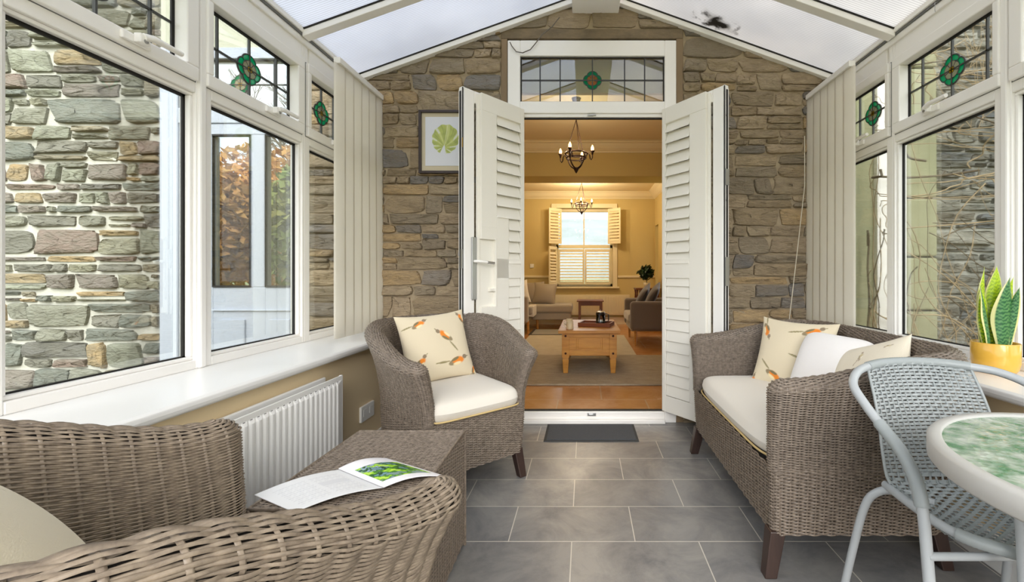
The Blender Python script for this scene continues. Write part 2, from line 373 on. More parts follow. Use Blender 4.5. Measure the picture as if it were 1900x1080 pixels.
# ------------------------------------------------------------------ rubble walls
def stone_region(name, x0, x1, z0, z1, y, pal, mortar, stone, seed, hmin=.045, hmax=.13, lmin=.1, lmax=.42, gap=.006, rough=.012, kind='structure', out=None):
    rnd = random.Random(seed); V = []; Fc = []; col = []; mi = []; SM = []
    def stone_(a, b, c, d):
        w, h = b - a, d - c
        g = gap * rnd.uniform(.3, 1.8)
        n = 28; cx, cz = (a + b) / 2, (c + d) / 2; hw, hh = w / 2 - g, h / 2 - g
        if hw < .01 or hh < .006: return
        e = rnd.uniform(.14, .34) if rnd.random() < .8 else rnd.uniform(.35, .55)
        ph = [rnd.uniform(0, 6.28) for _ in range(4)]; am = rnd.uniform(.02, .08); sk = rnd.uniform(-.3, .3); tp = rnd.uniform(-.08, .08); tq = rnd.uniform(-.14, .14)
        tl = rnd.uniform(-.5, .5) * .10 * h / max(w, .05)
        base = len(V); pr = rnd.uniform(.35, 1) * rough * 1.6 + .003
        pts = []
        for i in range(n):
            t = 2 * pi * i / n; cs, sn = math.cos(t), math.sin(t)
            ux = math.copysign(abs(cs) ** e, cs); uz = math.copysign(abs(sn) ** e, sn)
            k = 1 - am * .6 + am * (.5 * math.sin(2 * t + ph[0]) + .45 * math.sin(5 * t + ph[1]) + .35 * math.sin(9 * t + ph[2]))
            X = ux * k * hw * (1 + tp * uz) + sk * uz * hh; Z = uz * k * hh * (1 + tq * ux) + tl * ux * hw * .5
            X = max(-w / 2 + .001, min(w / 2 - .001, X)); Z = max(-h / 2 + .001, min(h / 2 - .001, Z))
            pts.append((X, Z))
        tiltx, tiltz = rnd.uniform(-.5, .5) * rough, rnd.uniform(-.5, .5) * rough
        b0 = rnd.choice(pal); v0 = rnd.uniform(.86, 1.12)
        cl = np.clip(b0 * v0, 0, 1)
        for (s_, dy) in ((1.0, .004), (1.0, -.7 * pr), (.965, -.95 * pr), (.6, -pr), (.25, -pr)):
            for i, (X, Z) in enumerate(pts):
                jj = rnd.uniform(-.25, .25) * rough if s_ < .97 else 0
                V.append((cx + X * s_, y + dy + jj + (tiltx * X / hw + tiltz * Z / hh) * (s_ < 1), cz + Z * s_)); col.append(cl)
        for r in range(4):
            for i in range(n):
                i2 = (i + 1) % n
                Fc.append((base + r * n + i, base + r * n + i2, base + (r + 1) * n + i2, base + (r + 1) * n + i)); mi.append(0); SM.append(r >= 2)
        q = base + 4 * n
        for i in range(0, n // 2 - 1):
            Fc.append((q + i, q + i + 1, q + n - 2 - i, q + n - 1 - i)); mi.append(0); SM.append(True)
    def fill(a, b, c, d, depth=0):
        w, h = b - a, d - c
        if depth < 2 and h > .085 and rnd.random() < .38:
            s_ = c + h * rnd.uniform(.3, .7)
            # upper/lower thin stones with their own splits
            for (cc, dd) in ((c, s_), (s_, d)):
                if w > .22 and rnd.random() < .5:
                    m_ = a + w * rnd.uniform(.3, .7); stone_(a, m_, cc, dd); stone_(m_, b, cc, dd)
                else: stone_(a, b, cc, dd)
        else: stone_(a, b, c, d)
    z = z0
    while z < z1 - .02:
        h = rnd.uniform(hmin, hmax)
        if rnd.random() < .3: h = rnd.uniform(hmin, (hmin + hmax) / 2)
        if z + h > z1 - .03: h = z1 - z
        x = x0
        while x < x1 - .01:
            l = rnd.uniform(lmin, lmax) * (.6 + .5 * h / hmax)
            if x + l > x1 - lmin * .6: l = x1 - x
            fill(x, x + l, z, z + h); x += l
        z += h
    nb = len(V)
    V += [(x0, y, z0), (x1, y, z0), (x1, y, z1), (x0, y, z1), (x0, y + .25, z0), (x1, y + .25, z0), (x1, y + .25, z1), (x0, y + .25, z1)]
    col += [np.array([.5, .5, .5])] * 8
    Fc += [(nb, nb + 1, nb + 2, nb + 3), (nb + 5, nb + 4, nb + 7, nb + 6), (nb + 4, nb, nb + 3, nb + 7), (nb + 1, nb + 5, nb + 6, nb + 2), (nb + 3, nb + 2, nb + 6, nb + 7), (nb + 4, nb + 5, nb + 1, nb)]
    mi += [1] * 6; SM += [False] * 6
    V = np.array(V)
    if out: V = out(V)
    o = np_mesh(name, V, np.array(Fc), [stone, mortar], mi=np.array(mi), smooth=False, col=np.array(col))
    o.data.polygons.foreach_set('use_smooth', SM)
    return tag(o, kind=kind)
palA = [rgb3(*c) for c in ((176, 158, 130), (160, 146, 124), (186, 166, 136), (146, 138, 128), (170, 150, 120), (192, 164, 122), (156, 142, 120), (134, 130, 126), (180, 160, 132), (166, 148, 120))]
palB = [rgb3(*c) for c in ((132, 134, 118), (112, 110, 100), (150, 132, 100), (124, 124, 110), (98, 96, 90), (136, 128, 108), (120, 112, 104), (126, 110, 100), (108, 112, 104), (140, 138, 118), (156, 134, 98))]
palC = [rgb3(*c) for c in ((138, 140, 134), (152, 152, 142), (122, 126, 128), (146, 142, 130), (168, 166, 154), (130, 130, 122))]
stone_region('wall_back_left', -1.98, -.60, -.05, 3.45, YB, palA, M['mortar'], M['stone'], 4, .05, .17, .10, .44, .003, .016)
stone_region('wall_back_right', .705, 1.86, -.05, 3.45, YB, palA, M['mortar'], M['stone'], 17, .05, .17, .10, .44, .003, .016)
stone_region('wall_back_gable', -.60, .705, 2.825, 3.45, YB, palA[:5] + palA[8:], M['mortar'], M['stone'], 7, .13, .16, .3, .6, .0035, .010)
stone_region('wall_outside_left', -7.5, -3.03, -.1, 4.2, YB, palB, M['mortar_light'], M['stone_out'], 23, .055, .20, .10, .50, .009, .02)
stone_region('wall_outside_right', 2.50, 6.5, -.1, 4.2, YB, palC, M['mortar_grey'], M['stone_dark'], 31, .04, .13, .1, .44, .008, .02)
b = MB(); b.box(-.60, .705, YB - .012, YB + .2, 2.752, 2.822)
tag(b.build('trim_1', M['lintel'], bevel=.006), kind='structure')
b = MB(); b.box(-.60, -.556, YB - .01, YB + .25, 0, 2.752); b.box(.656, .705, YB - .01, YB + .25, 0, 2.752)
tag(b.build('trim_2', M['render_brown'], bevel=.004), kind='structure')
# pale lintel board above the neighbouring door, and upper house wall there
b = MB(); b.box(-3.03, -1.98, YB - .02, YB + .2, 2.68, 3.05)
tag(b.build('trim_3', M['pale_lintel'], bevel=.004), kind='structure')
stone_region('wall_outside_above_door', -3.03, -1.98, 3.05, 4.2, YB, palB, M['mortar_light'], M['stone_out'], 5, .05, .16, .12, .4, .01, .016)
# rendered strip, white post and mossy quoins outside the right windows
b = MB(); b.box(1.86, 2.07, YB - .01, YB + .2, -.1, 4.2); tag(b.build('wall_outside_render', M['green_render']), kind='structure')
b = MB(); b.box(2.07, 2.20, YB - .05, YB + .2, -.1, 2.62); tag(b.build('trim_4', M['upvc'], bevel=.006), kind='structure')
b = MB()
zz = -.1; rq = random.Random(3)
while zz < 4.1:
    h = rq.uniform(.38, .55); b.box(2.20 + rq.uniform(-.004, .004), 2.505, YB - .04 + rq.uniform(-.006, .006), YB + .2, zz + .006, zz + h - .006); zz += h
tag(b.build('wall_outside_quoin', M['green_render'], bevel=.014), kind='structure')
b = MB(); b.box(2.07, 2.2, YB, YB + .2, 2.62, 4.2); tag(b.build('trim_5', M['green_render']), kind='structure')

# ------------------------------------------------------------------ floor, dwarf walls, sills
b = MB(); b.box(-1.9, 2.1, YR, YB + .03, -.08, 0); tag(b.build('floor', M['tile']), kind='structure')
b = MB(); b.box(-1.72, -1.30, YR, YB - .02, 0, .625); tag(b.build('wall_left', M['cream_wall']), kind='structure')
b = MB(); b.box(1.49, 1.88, YR, YB - .02, 0, .625); tag(b.build('wall_right', M['cream_wall']), kind='structure')
b = MB(); b.box(-1.30, -1.285, YR, YB - .02, 0, .09); tag(b.build('baseboard_left', M['white_gloss'], bevel=.003), kind='structure')
b = MB(); b.box(1.472, 1.49, YR, YB - .02, 0, .13); tag(b.build('baseboard_right', M['white_gloss'], bevel=.003), kind='structure')
def sill(name, xf, xb, sgn):
    prof = [(xb, .625), (xf + sgn * .012, .625), (xf + sgn * .002, .632), (xf, .645), (xf + sgn * .002, .658), (xf + sgn * .012, .665), (xb, .665)]
    if sgn > 0: pass
    b = MB(); b.prism(prof, lambda a, c, t: (a, t, c), YR, YB - .005)
    return tag(b.build(name, M['white_gloss'], bevel=.004), kind='structure')
sill('trim_6', -1.25, -1.66, -1)
sill('trim_7', 1.437, 1.82, 1)

# ------------------------------------------------------------------ leaded flower
def flower(parent, c, au, r, depth=None, petal='flower_petal', lead=True):
    # c centre, au = unit vector along the glass (horizontal), up = z, normal = au x z
    up = Vector((0, 0, 1)); nn = Vector(au).cross(up); au = Vector(au); c = Vector(c)
    fn = lambda a, b_, t: c + au * a + up * b_ + nn * t
    q = []
    for i in range(72):
        t = 2 * pi * i / 72; k = .80 + .20 * abs(math.cos(2 * t)) ** .6
        q.append((math.cos(t) * r * k, math.sin(t) * r * k))
    b = MB(); b.prism(q, fn, -.003, .003); root = b.build('flower_motif', M['flower_green'], parent); root['label'] = 'emerald green leaded glass flower'
    b = MB()
    for kk in range(5):
        a0 = pi / 2 + kk * 2 * pi / 5
        pts = []
        for j in range(13):
            t = -.56 + 1.12 * j / 12; rr_ = r * (.52 + .06 * math.cos(t * 2.6)); pts.append((math.cos(a0 + t) * rr_, math.sin(a0 + t) * rr_))
        pts += [(math.cos(a0 + .5) * r * .22, math.sin(a0 + .5) * r * .22), (math.cos(a0 - .5) * r * .22, math.sin(a0 - .5) * r * .22)]
        b.prism(pts, fn, -.0042, .0042)
    b.build('petal_ring', M[petal], root)
    b = MB(); b.prism([(math.cos(i * pi / 8) * r * .2, math.sin(i * pi / 8) * r * .2) for i in range(16)], fn, -.0055, .0055); b.build('flower_centre', M['flower_centre'], root)
    b = MB()
    b.tube([fn(x_, y_, 0) for x_, y_ in q], .0042, 6, closed=True)
    b.tube([fn(math.cos(i * pi / 16) * r * .58, math.sin(i * pi / 16) * r * .58, 0) for i in range(32)], .0045, 6, closed=True)
    b.tube([fn(math.cos(i * pi / 8) * r * .21, math.sin(i * pi / 8) * r * .21, 0) for i in range(16)], .0052, 6, closed=True)
    for kk in range(5):
        a0 = pi / 2 + kk * 2 * pi / 5 + pi / 5
        b.tube([fn(math.cos(a0) * r * .2, math.sin(a0) * r * .2, 0), fn(math.cos(a0) * r * .57, math.sin(a0) * r * .57, 0)], .0048, 6)
    for kk in range(4):
        a0 = pi / 4 + kk * pi / 2
        b.tube([fn(math.cos(a0) * r * .57, math.sin(a0) * r * .57, 0), fn(math.cos(a0) * r * .80, math.sin(a0) * r * .80, 0)], .0042, 6)
    b.build('flower_lead', M['lead'], root)
    return root

# ------------------------------------------------------------------ side windows
def side_window(idx, sgn, y0, y1, y0f, y1f, opener=True, handle=True, detail=True, hflip=1, fy=None):
    """sgn -1 left, +1 right. y0..y1 glass, y0f..y1f outer frame. heights fixed."""
    xi = XL if sgn < 0 else XR; g = GL if sgn < 0 else GR; xo = xi + sgn * .07
    Z = dict(b=.717, t=1.815, ub=1.93, ut=2.25)
    X = lambda d: xi + sgn * d      # d>0 = outwards
    def bx(b, d0, d1, ya, yb, za, zb, mi=0):
        a, c = sorted((X(d0), X(d1))); b.box(a, c, ya, yb, za, zb, mi)
    b = MB()
    bx(b, 0, .07, y0 - .014, y1 + .014, .665, Z['b'] - .014); bx(b, 0, .07, y0 - .014, y1 + .014, Z['t'] + .014, Z['ub'] - .05); bx(b, 0, .07, y0 - .014, y1 + .014, Z['ut'] + .05, 2.42)
    bx(b, 0, .07, y0f, y0 - .014, .665, 1.90); bx(b, 0, .07, y0f, y0 - .030, 1.90, 2.42); bx(b, 0, .07, y1 + .014, y1f, .665, 2.42)
    # stepped bead round the big pane
    bx(b, .012, .035, y0 - .014, y1 + .014, Z['b'] - .014, Z['b']); bx(b, .012, .035, y0 - .014, y1 + .014, Z['t'], Z['t'] + .014)
    bx(b, .012, .035, y0 - .014, y0, Z['b'], Z['t']); bx(b, .012, .035, y1, y1 + .014, Z['b'], Z['t'])
    root = b.build('window_%d' % idx, M['upvc'], bevel=.004); tag(root, kind='structure')
    # gasket
    b = MB(); e = .011
    for (za, zb, ya, yb) in ((Z['b'], Z['t'], y0, y1), (Z['ub'], Z['ut'], y0 - .022, y1 - .045)):
        bx(b, .036, .043, ya - .012, ya + e * .5, za, zb); bx(b, .036, .043, yb - e * .8, yb + .012, za, zb)
        bx(b, .036, .043, ya - .012, yb + .012, zb - e, zb + .012); bx(b, .036, .043, ya - .012, yb + .012, za - .012, za + e * .45)
    b.build('gasket', M['gasket'], root)
    b = MB(); bx(b, .044, .048, y0 - .012, y1 + .012, Z['b'] - .012, Z['t'] + .012); b.build('glass_pane', M['glass'], root)
    # outer frame beyond the glass
    b = MB()
    # opening light sash
    ya, yb = y0 - .022, y1 - .045
    b = MB(); sy0, sy1, sz0, sz1 = ya - .030, yb + .055, Z['ub'] - .055, Z['ut'] + .055
    bx(b, -.02, .035, sy0, sy1, sz0, Z['ub']); bx(b, -.02, .035, sy0, sy1, Z['ut'], sz1); bx(b, -.02, .035, sy0, ya, Z['ub'], Z['ut']); bx(b, -.02, .035, yb, sy1, Z['ub'], Z['ut'])
    sash = b.build('opening_sash', M['upvc'], root, bevel=.005)
    b = MB(); g_ = .0035
    for (ya_, yb_, za_, zb_) in ((sy0 - g_, sy0, sz0 - g_, sz1 + g_), (sy1, sy1 + g_, sz0 - g_, sz1 + g_), (sy0, sy1, sz0 - g_, sz0), (sy0, sy1, sz1, sz1 + g_)): bx(b, -.0012, .0005, ya_, yb_, za_, zb_)
    b.build('sash_gap', M['slot'], root)
    b = MB(); bx(b, .044, .048, ya - .012, yb + .012, Z['ub'] - .012, Z['ut'] + .012); b.build('glass_pane', M['glass'], sash)
    if detail:
        w = yb - ya; m = (Z['ub'] + Z['ut']) / 2
        b = MB()
        for k in (.16, .5, .84): bx(b, .040, .051, ya + w * k - .0035, ya + w * k + .0035, Z['ub'], Z['ut'])
        bx(b, .040, .051, ya, yb, m - .0035, m + .0035)
        b.build('lead_cames', M['lead'], sash)
        fl = flower(sash, (X(.0455), ya + w * .5, m), (0, 1, 0), .073)
    if handle:
        hy = ya + w * (.62 if sgn < 0 else .58); hf_ = 1 if sgn < 0 else -1; b = MB(); zt = Z['ub'] - .026
        bx(b, -.034, -.02, hy - .05, hy + .05, zt - .014, zt + .016)
        bx(b, -.060, -.034, hy - .016, hy + .020, zt - .012, zt + .022)
        hroot = b.build('window_handle', M['upvc'], sash, bevel=.004)
        b = MB(); b.tube([(X(-.056), hy + .0, zt + .012), (X(-.064), hy + .03 * hf_, zt + .020), (X(-.064), hy + .135 * hf_, zt + .020)], [.014, .012, .010], 10)
        b.build('handle_lever', M['upvc'], hroot)
        b = MB(); b.tube([(X(-.058), hy + .004, zt - .002), (X(-.062), hy + .004, zt - .002)], .008, 10); b.build('lock_barrel', M['steel'], hroot)
    return root
WY = [(-.38, .17, -.47, .24), (.30, 1.09, .24, 1.135), (1.216, 1.781, 1.135, 1.83), (1.885, 2.457, 1.83, 2.49), (2.552, 2.96, 2.49, 3.05)]
k = 1
for sgn in (-1, 1):
    for i, (a, c, fa, fc) in enumerate(WY):
        side_window(k, sgn, a, c, fa, fc, detail=i >= 2 or True, hflip=1); k += 1
b = MB(); b.box(XL - .07, XL, YR, -.47, .665, 2.42); b.box(XR, XR + .07, YR, -.47, .665, 2.42)
tag(b.build('wall_rear_sides', M['upvc']), kind='structure')
# corner posts projecting between window groups
b = MB()
for y_ in (1.825,): b.box(XL - .07, XL + .012, y_ - .022, y_ + .012, .665, 2.42); b.box(XR - .012, XR + .07, y_ - .022, y_ + .012, .665, 2.42)
tag(b.build('trim_8', M['upvc'], bevel=.008), kind='structure')
# eaves beams
for nm, xi, sg in (('trim_9', XL, -1), ('trim_10', XR, 1)):
    b = MB()
    a, c = sorted((xi + .10 * sg, xi - sg * .012)); b.box(a, c, YR, YB - .005, 2.40, 2.438)
    a, c = sorted((xi + .10 * sg, xi - sg * .030)); b.box(a, c, YR, YB - .005, 2.450, 2.490)
    tag(b.build(nm, M['upvc'], bevel=.004), kind='structure')
for nm, xi, sg in (('trim_11', XL, -1), ('trim_12', XR, 1)):
    b = MB(); a, c = sorted((xi + .10 * sg, xi - sg * .020)); b.box(a, c, YR, YB - .006, 2.438, 2.450)
    tag(b.build(nm, M['slot']), kind='structure')
# ------------------------------------------------------------------ roof
def rz(x, off=0): return RZ - RS * abs(x - RC) + off
rj = [(-1.6, -.35), (-.35, .47), (.47, 1.09), (1.09, 1.78), (1.78, 2.455), (2.455, 3.055)]
for side, nm, mt in ((-1, 'ceiling_left', 'poly_l'), (1, 'ceiling_right', 'poly_r')):
    xe = XL - .08 if side < 0 else XR + .08
    b = MB(); x0 = RC + side * .16
    p = [(x0, YR, rz(x0)), (xe, YR, rz(xe)), (xe, YB - .01, rz(xe)), (x0, YB - .01, rz(x0))]
    if side > 0: p = p[::-1]
    b.hexa([Vector(q) for q in p] + [Vector(q) + Vector((0, 0, .016)) for q in p])
    tag(b.build(nm, M[mt]), kind='structure')
k = 13
for yc in (-1.55, -.35, .47, 1.09, 1.78, 2.47, 3.03):
    for side in (-1, 1):
        xe = XL + .02 if side < 0 else XR - .02; x0 = RC + side * .15
        b = MB(); hw = .03 if yc < 3 else .022
        y0_, y1_ = yc - hw, min(yc + hw, YB - .006)
        def sec(x, dz0, dz1, w0=0): return [(x, y0_ - w0, rz(x) + dz0), (x, y1_ + min(w0, YB - .006 - y1_), rz(x) + dz0)], [(x, y1_ + min(w0, YB - .006 - y1_), rz(x) + dz1), (x, y0_ - w0, rz(x) + dz1)]
        for (d0, d1, w0) in ((-.045, -.008, 0), (-.008, -.001, .008)):
            A0, A1 = sec(x0, d0, d1, w0); B0, B1 = sec(xe, d0, d1, w0)
            b.add(A0 + A1 + B0 + B1, [(0, 1, 2, 3), (7, 6, 5, 4), (0, 4, 5, 1), (1, 5, 6, 2), (2, 6, 7, 3), (3, 7, 4, 0)], 0 if d0 < -.01 else 1)
        tag(b.build('trim_%d' % k, [M['upvc'], M['gasket']], bevel=.003), kind='structure'); k += 1
b = MB(); b.box(-.089, .243, YR, YB - .006, 2.93, 3.04); tag(b.build('trim_30', M['upvc'], bevel=.006), kind='structure')
# rear gable: frame bars
b = MB(); b.box(-1.7, 1.88, YR - .06, YR, 0, .65); b.box(-1.7, 1.88, YR - .06, YR, 2.38, 2.46)
for x_ in (-1.66, -.8, .08, .96, 1.84): b.box(x_ - .035, x_ + .035, YR - .06, YR, .65, 2.38)
tag(b.build('wall_rear', M['upvc']), kind='structure')

# ------------------------------------------------------------------ French doors: frame and toplight
YD = 3.045
M['glass_boosted'] = glass_mat('boosted_reflection_glass', (.93, .97, .95, 1), 5.5)  # reflection strengthened well beyond plain glass, no real coating
def toplight(idx, x0, x1, z0, z1, y, frame, leads, root=None, fr=.065, petal='flower_petal_o'):
    b = MB(); b.box(x0 - .01, x1 + .01, y + .03, y + .034, z0 - .01, z1 + .01); b.build('glass_pane', M['glass_boosted' if idx == 1 else 'glass'], root)
    b = MB(); e = .007
    b.box(x0 - .006, x0 + e, y + .02, y + .028, z0 - .006, z1 + .006); b.box(x1 - e, x1 + .006, y + .02, y + .028, z0 - .006, z1 + .006)
    b.box(x0, x1, y + .02, y + .028, z0 - .006, z0 + e); b.box(x0, x1, y + .02, y + .028, z1 - e, z1 + .006); b.build('gasket', M['gasket'], root)
    b = MB(); m = (z0 + z1) / 2; w = x1 - x0
    for k in leads: b.box(x0 + w * k - .004, x0 + w * k + .004, y + .026, y + .038, z0, z1)
    b.box(x0, x1, y + .026, y + .038, m - .004, m + .004); b.build('lead_cames', M['lead'], root)
    flower(root, (x0 + w * .5, y + .032, m), (1, 0, 0), fr, petal=petal)
b = MB()
b.box(-.552, -.462, YD, YD + .07, 0, 2.737); b.box(.572, .655, YD, YD + .07, 0, 2.737)
b.box(-.462, .572, YD, YD + .07, 2.625, 2.737); b.box(-.462, .572, YD, YD + .07, 2.215, 2.300)
b.box(-.462, .572, YD + .005, YD + .07, .0, .078)
b.box(-.462, .572, YD - .03, YD + .005, .0, .03)
b.box(-.47, .58, YD + .012, YD + .05, 2.19, 2.215)
d1 = b.build('door_1', M['upvc'], bevel=.005); tag(d1, kind='structure')
toplight(1, -.462, .572, 2.300, 2.625, YD, None, (.135, .275, .5, .725, .865), d1)
b = MB(); b.box(-.46, .57, YD + .02, YD + .04, 2.181, 2.19); b.box(-.46, .57, YD + .02, YD + .045, .078, .086); b.build('gasket', M['gasket'], d1)
b = MB(); b.box(.02, .06, YD - .004, YD + .012, 2.196, 2.206); b.box(.045, .08, YD - .006, YD + .012, 2.200, 2.208); b.box(.02, .08, YD - .004, YD + .01, .050, .068); b.box(.03, .06, YD - .012, YD + .01, .056, .063)
b.build('shoot_bolt_keep', M['steel'], d1)

def leaf(idx, hx, side, ang, w):
    """door leaf hinged at hx, side -1 opens to the left; local u runs from hinge to free edge"""
    ca, sa = math.cos(ang), math.sin(ang)
    U = Vector((side * ca, -sa, 0)); Nn = Vector((-side * sa, -ca, 0)) * 1.0
    # Nn: towards the centre of the doorway (visible face)
    Nn = Vector((-side * sa, ca, 0)) * -1 if False else Vector((-side * sa, -ca, 0))
    hp = Vector((hx, YD - .01, 0))
    Mx = Matrix(((U.x, Nn.x, 0, hp.x), (U.y, Nn.y, 0, hp.y), (0, 0, 1, 0), (0, 0, 0, 1)))
    def bx(b, u0, u1, n0, n1, z0, z1, mi=0): b.box(u0, u1, n0, n1, z0, z1, mi, Mx)
    z0, z1 = .088, 2.238
    b = MB()   # leaf frame (stiles and rails), glass behind shutter
    bx(b, 0, .075, -.065, 0, z0, z1); bx(b, w - .075, w, -.065, 0, z0, z1); bx(b, .075, w - .075, -.065, 0, z0, z0 + .09); bx(b, .075, w - .075, -.065, 0, z1 - .08, z1)
    bx(b, w - .012, w + .006, -.052, -.012, z0, z1 + .008)
    root = b.build('door_%d' % idx, M['upvc'], bevel=.005); tag(root, kind='structure')
    b = MB(); bx(b, w + .006, w + .010, -.040, -.026, z0 + .02, z1 - .02); bx(b, w + .003, w + .008, -.014, -.008, z0, z1); b.build('edge_seal', M['gasket'], root)
    b = MB(); bx(b, .07, w - .07, -.034, -.030, z0 + .085, z1 - .075); b.build('glass_pane', M['glass'], root)
    # shutter panel on the leaf
    sw = w - .105; a0, a1, a2 = .032, .245, .142       # louvre field, narrow field behind the handle box
    b = MB()
    zt, zm, zb_ = 2.12, 1.09, .21
    t0, t1 = .004, .032
    bx(b, 0, a0, t0, t1, z0 + .01, z1 - .008); bx(b, a0, sw, t0, t1, zt, z1 - .008); bx(b, a0, sw, t0, t1, z0 + .01, zb_)
    bx(b, a0, a1, t0, t1, zm - .055, zm + .078)
    if side < 0:
        # stile with handle recess
        bx(b, a1, sw, t0, t1, 1.37, zt); bx(b, a1, sw, t0, t1, zb_, .78)
        bx(b, a2, a1, t0, t1, .76, 1.45); bx(b, a1, .30, t0, t1, .95, 1.0 - .03)
        # recess box walls
        bx(b, a1, a1 + .012, t0, t1 + .004, .84, 1.30); bx(b, a1, sw, t0, t1 + .002, 1.29, 1.37); bx(b, a1, sw, t0, t1 + .002, .78, .85)
        bx(b, a1 + .01, sw, t0, t0 + .004, .85, 1.29)
    else:
        bx(b, a1, sw, t0, t1, zb_, zt)
    bx(b, sw, sw + .02, 0, t0 + .012, z0 + .02, z1 - .02)
    sh = b.build('shutter_panel', M['door_white'], root, bevel=.003)
    b = MB(); zs = zb_ + .03
    pitch = .0765
    while zs < zt - .02:
        if not (zm - .05 < zs < zm + .063):
            upper = zs > zm
            uu = a1 if not (side < 0 and .78 < zs < 1.40) else a2
            th = R(21) if upper else R(11)      # louvre tilt away from closed
            hh = .045
            c_n, c_z = (t0 + t1) / 2, zs + .02
            dn, dz = math.sin(th) * hh, math.cos(th) * hh
            tn, tz = math.cos(th) * .005, -math.sin(th) * .005
            q = [(c_n - dn - tn, c_z - dz * -1 - tz), (c_n - dn + tn, c_z + dz + tz), (c_n + dn + tn, c_z - dz + tz), (c_n + dn - tn, c_z - dz - tz)]
            ring = [(c_n - dn + tn, c_z + dz + tz), (c_n - dn - tn, c_z + dz - tz), (c_n + dn - tn, c_z - dz - tz), (c_n + dn + tn, c_z - dz + tz)]
            v = [Mx @ Vector((a0 + .003, n_, z_)) for n_, z_ in ring] + [Mx @ Vector((uu - .003, n_, z_)) for n_, z_ in ring]
            b.hexa(v)
        zs += pitch
    b.build('shutter_louvres', M['door_white'], sh, bevel=.002)
    if side < 0:
        b = MB(); bx(b, w - .085, w - .05, .0, .012, .90, 1.30); hb = b.build('handle_plate', M['steel'], root, bevel=.003)
        b = MB(); b.tube([Mx @ Vector(p) for p in ((w - .068, .01, 1.145), (w - .068, .052, 1.145), (w - .08, .060, 1.143), (w - .185, .060, 1.135))], [.009, .009, .009, .008], 10); b.build('door_handle', M['upvc'], hb)
        b = MB(); b.tube([Mx @ Vector(p) for p in ((w - .13, .060, 1.139), (w - .186, .060, 1.135))], [.0095, .0085], 10); b.build('lever_grip', M['steel'], hb)
        b = MB(); bx(b, w + .006, w + .010, -.014, -.008, 1.86, 1.92); b.build('lock_keep', M['brass'], root)
        b = MB(); bx(b, w + .006, w + .011, -.024, -.008, 1.10, 1.22); b.build('lock_case', M['steel'], root)
    else:
        b = MB(); bx(b, w + .004, w + .012, -.050, -.012, 1.62, 1.72); bx(b, w + .004, w + .012, -.050, -.012, .99, 1.17); b.build('hinge_plate', M['steel'], root)
        b = MB()
        for zc in (2.05, 1.52): bx(b, w + .006, w + .012, -.034, -.024, zc, zc + .01)
        b.build('screw_cap', M['gasket'], root)
    return root
leaf(2, -.452, -1, R(50.5), .475); leaf(3, .572, 1, R(53.6), .482)

# neighbouring white porch door seen through the left windows
b = MB(); yd = YB - .03
b.box(-3.03, -2.90, yd, yd + .09, 0, 2.68); b.box(-2.05, -1.98, yd, yd + .09, 0, 2.68); b.box(-2.90, -2.05, yd, yd + .09, 2.60, 2.68); b.box(-2.90, -2.05, yd, yd + .09, 2.14, 2.25)
b.box(-2.90, -2.71, yd + .01, yd + .07, 0, 2.14); b.box(-2.71, -2.05, yd + .01, yd + .07, 2.06, 2.14)
b.box(-2.385, -2.28, yd + .01, yd + .07, .97, 2.06); b.box(-2.71, -2.655, yd + .01, yd + .07, .0, 2.06); b.box(-2.09, -2.05, yd + .01, yd + .07, 0, 2.06)
b.box(-2.655, -2.09, yd + .01, yd + .07, .0, .97)
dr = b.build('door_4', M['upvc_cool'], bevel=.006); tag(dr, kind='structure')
b = MB(); b.box(-2.65, -2.385, yd + .035, yd + .04, .97, 2.06); b.box(-2.28, -2.09, yd + .035, yd + .04, .97, 2.06); b.build('glass_pane', M['glass'], dr)
b = MB()
for (x0, x1) in ((-2.655, -2.385), (-2.28, -2.09)):
    b.box(x0, x0 + .006, yd, yd + .02, .97, 2.06); b.box(x1 - .006, x1, yd, yd + .02, .97, 2.06); b.box(x0, x1, yd, yd + .02, .97, .982); b.box(x0, x1, yd, yd + .02, 2.048, 2.06)
b.build('gasket', M['gasket'], dr)
b = MB(); b.box(-2.655, -2.09, yd - .006, yd + .012, .80, .812)
for (x0, x1) in ((-2.60, -2.42), (-2.25, -2.10)):
    b.box(x0, x1, yd - .004, yd + .012, .15, .74)
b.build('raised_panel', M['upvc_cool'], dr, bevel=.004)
toplight(4, -2.88, -2.07, 2.25, 2.60, yd, None, (.2, .5, .8), dr, .07, 'flower_petal')
b = MB(); b.tube([(-2.70, yd, 1.10), (-2.70, yd - .05, 1.10), (-2.62, yd - .055, 1.10)], .009, 8); b.build('door_handle', M['steel'], dr)

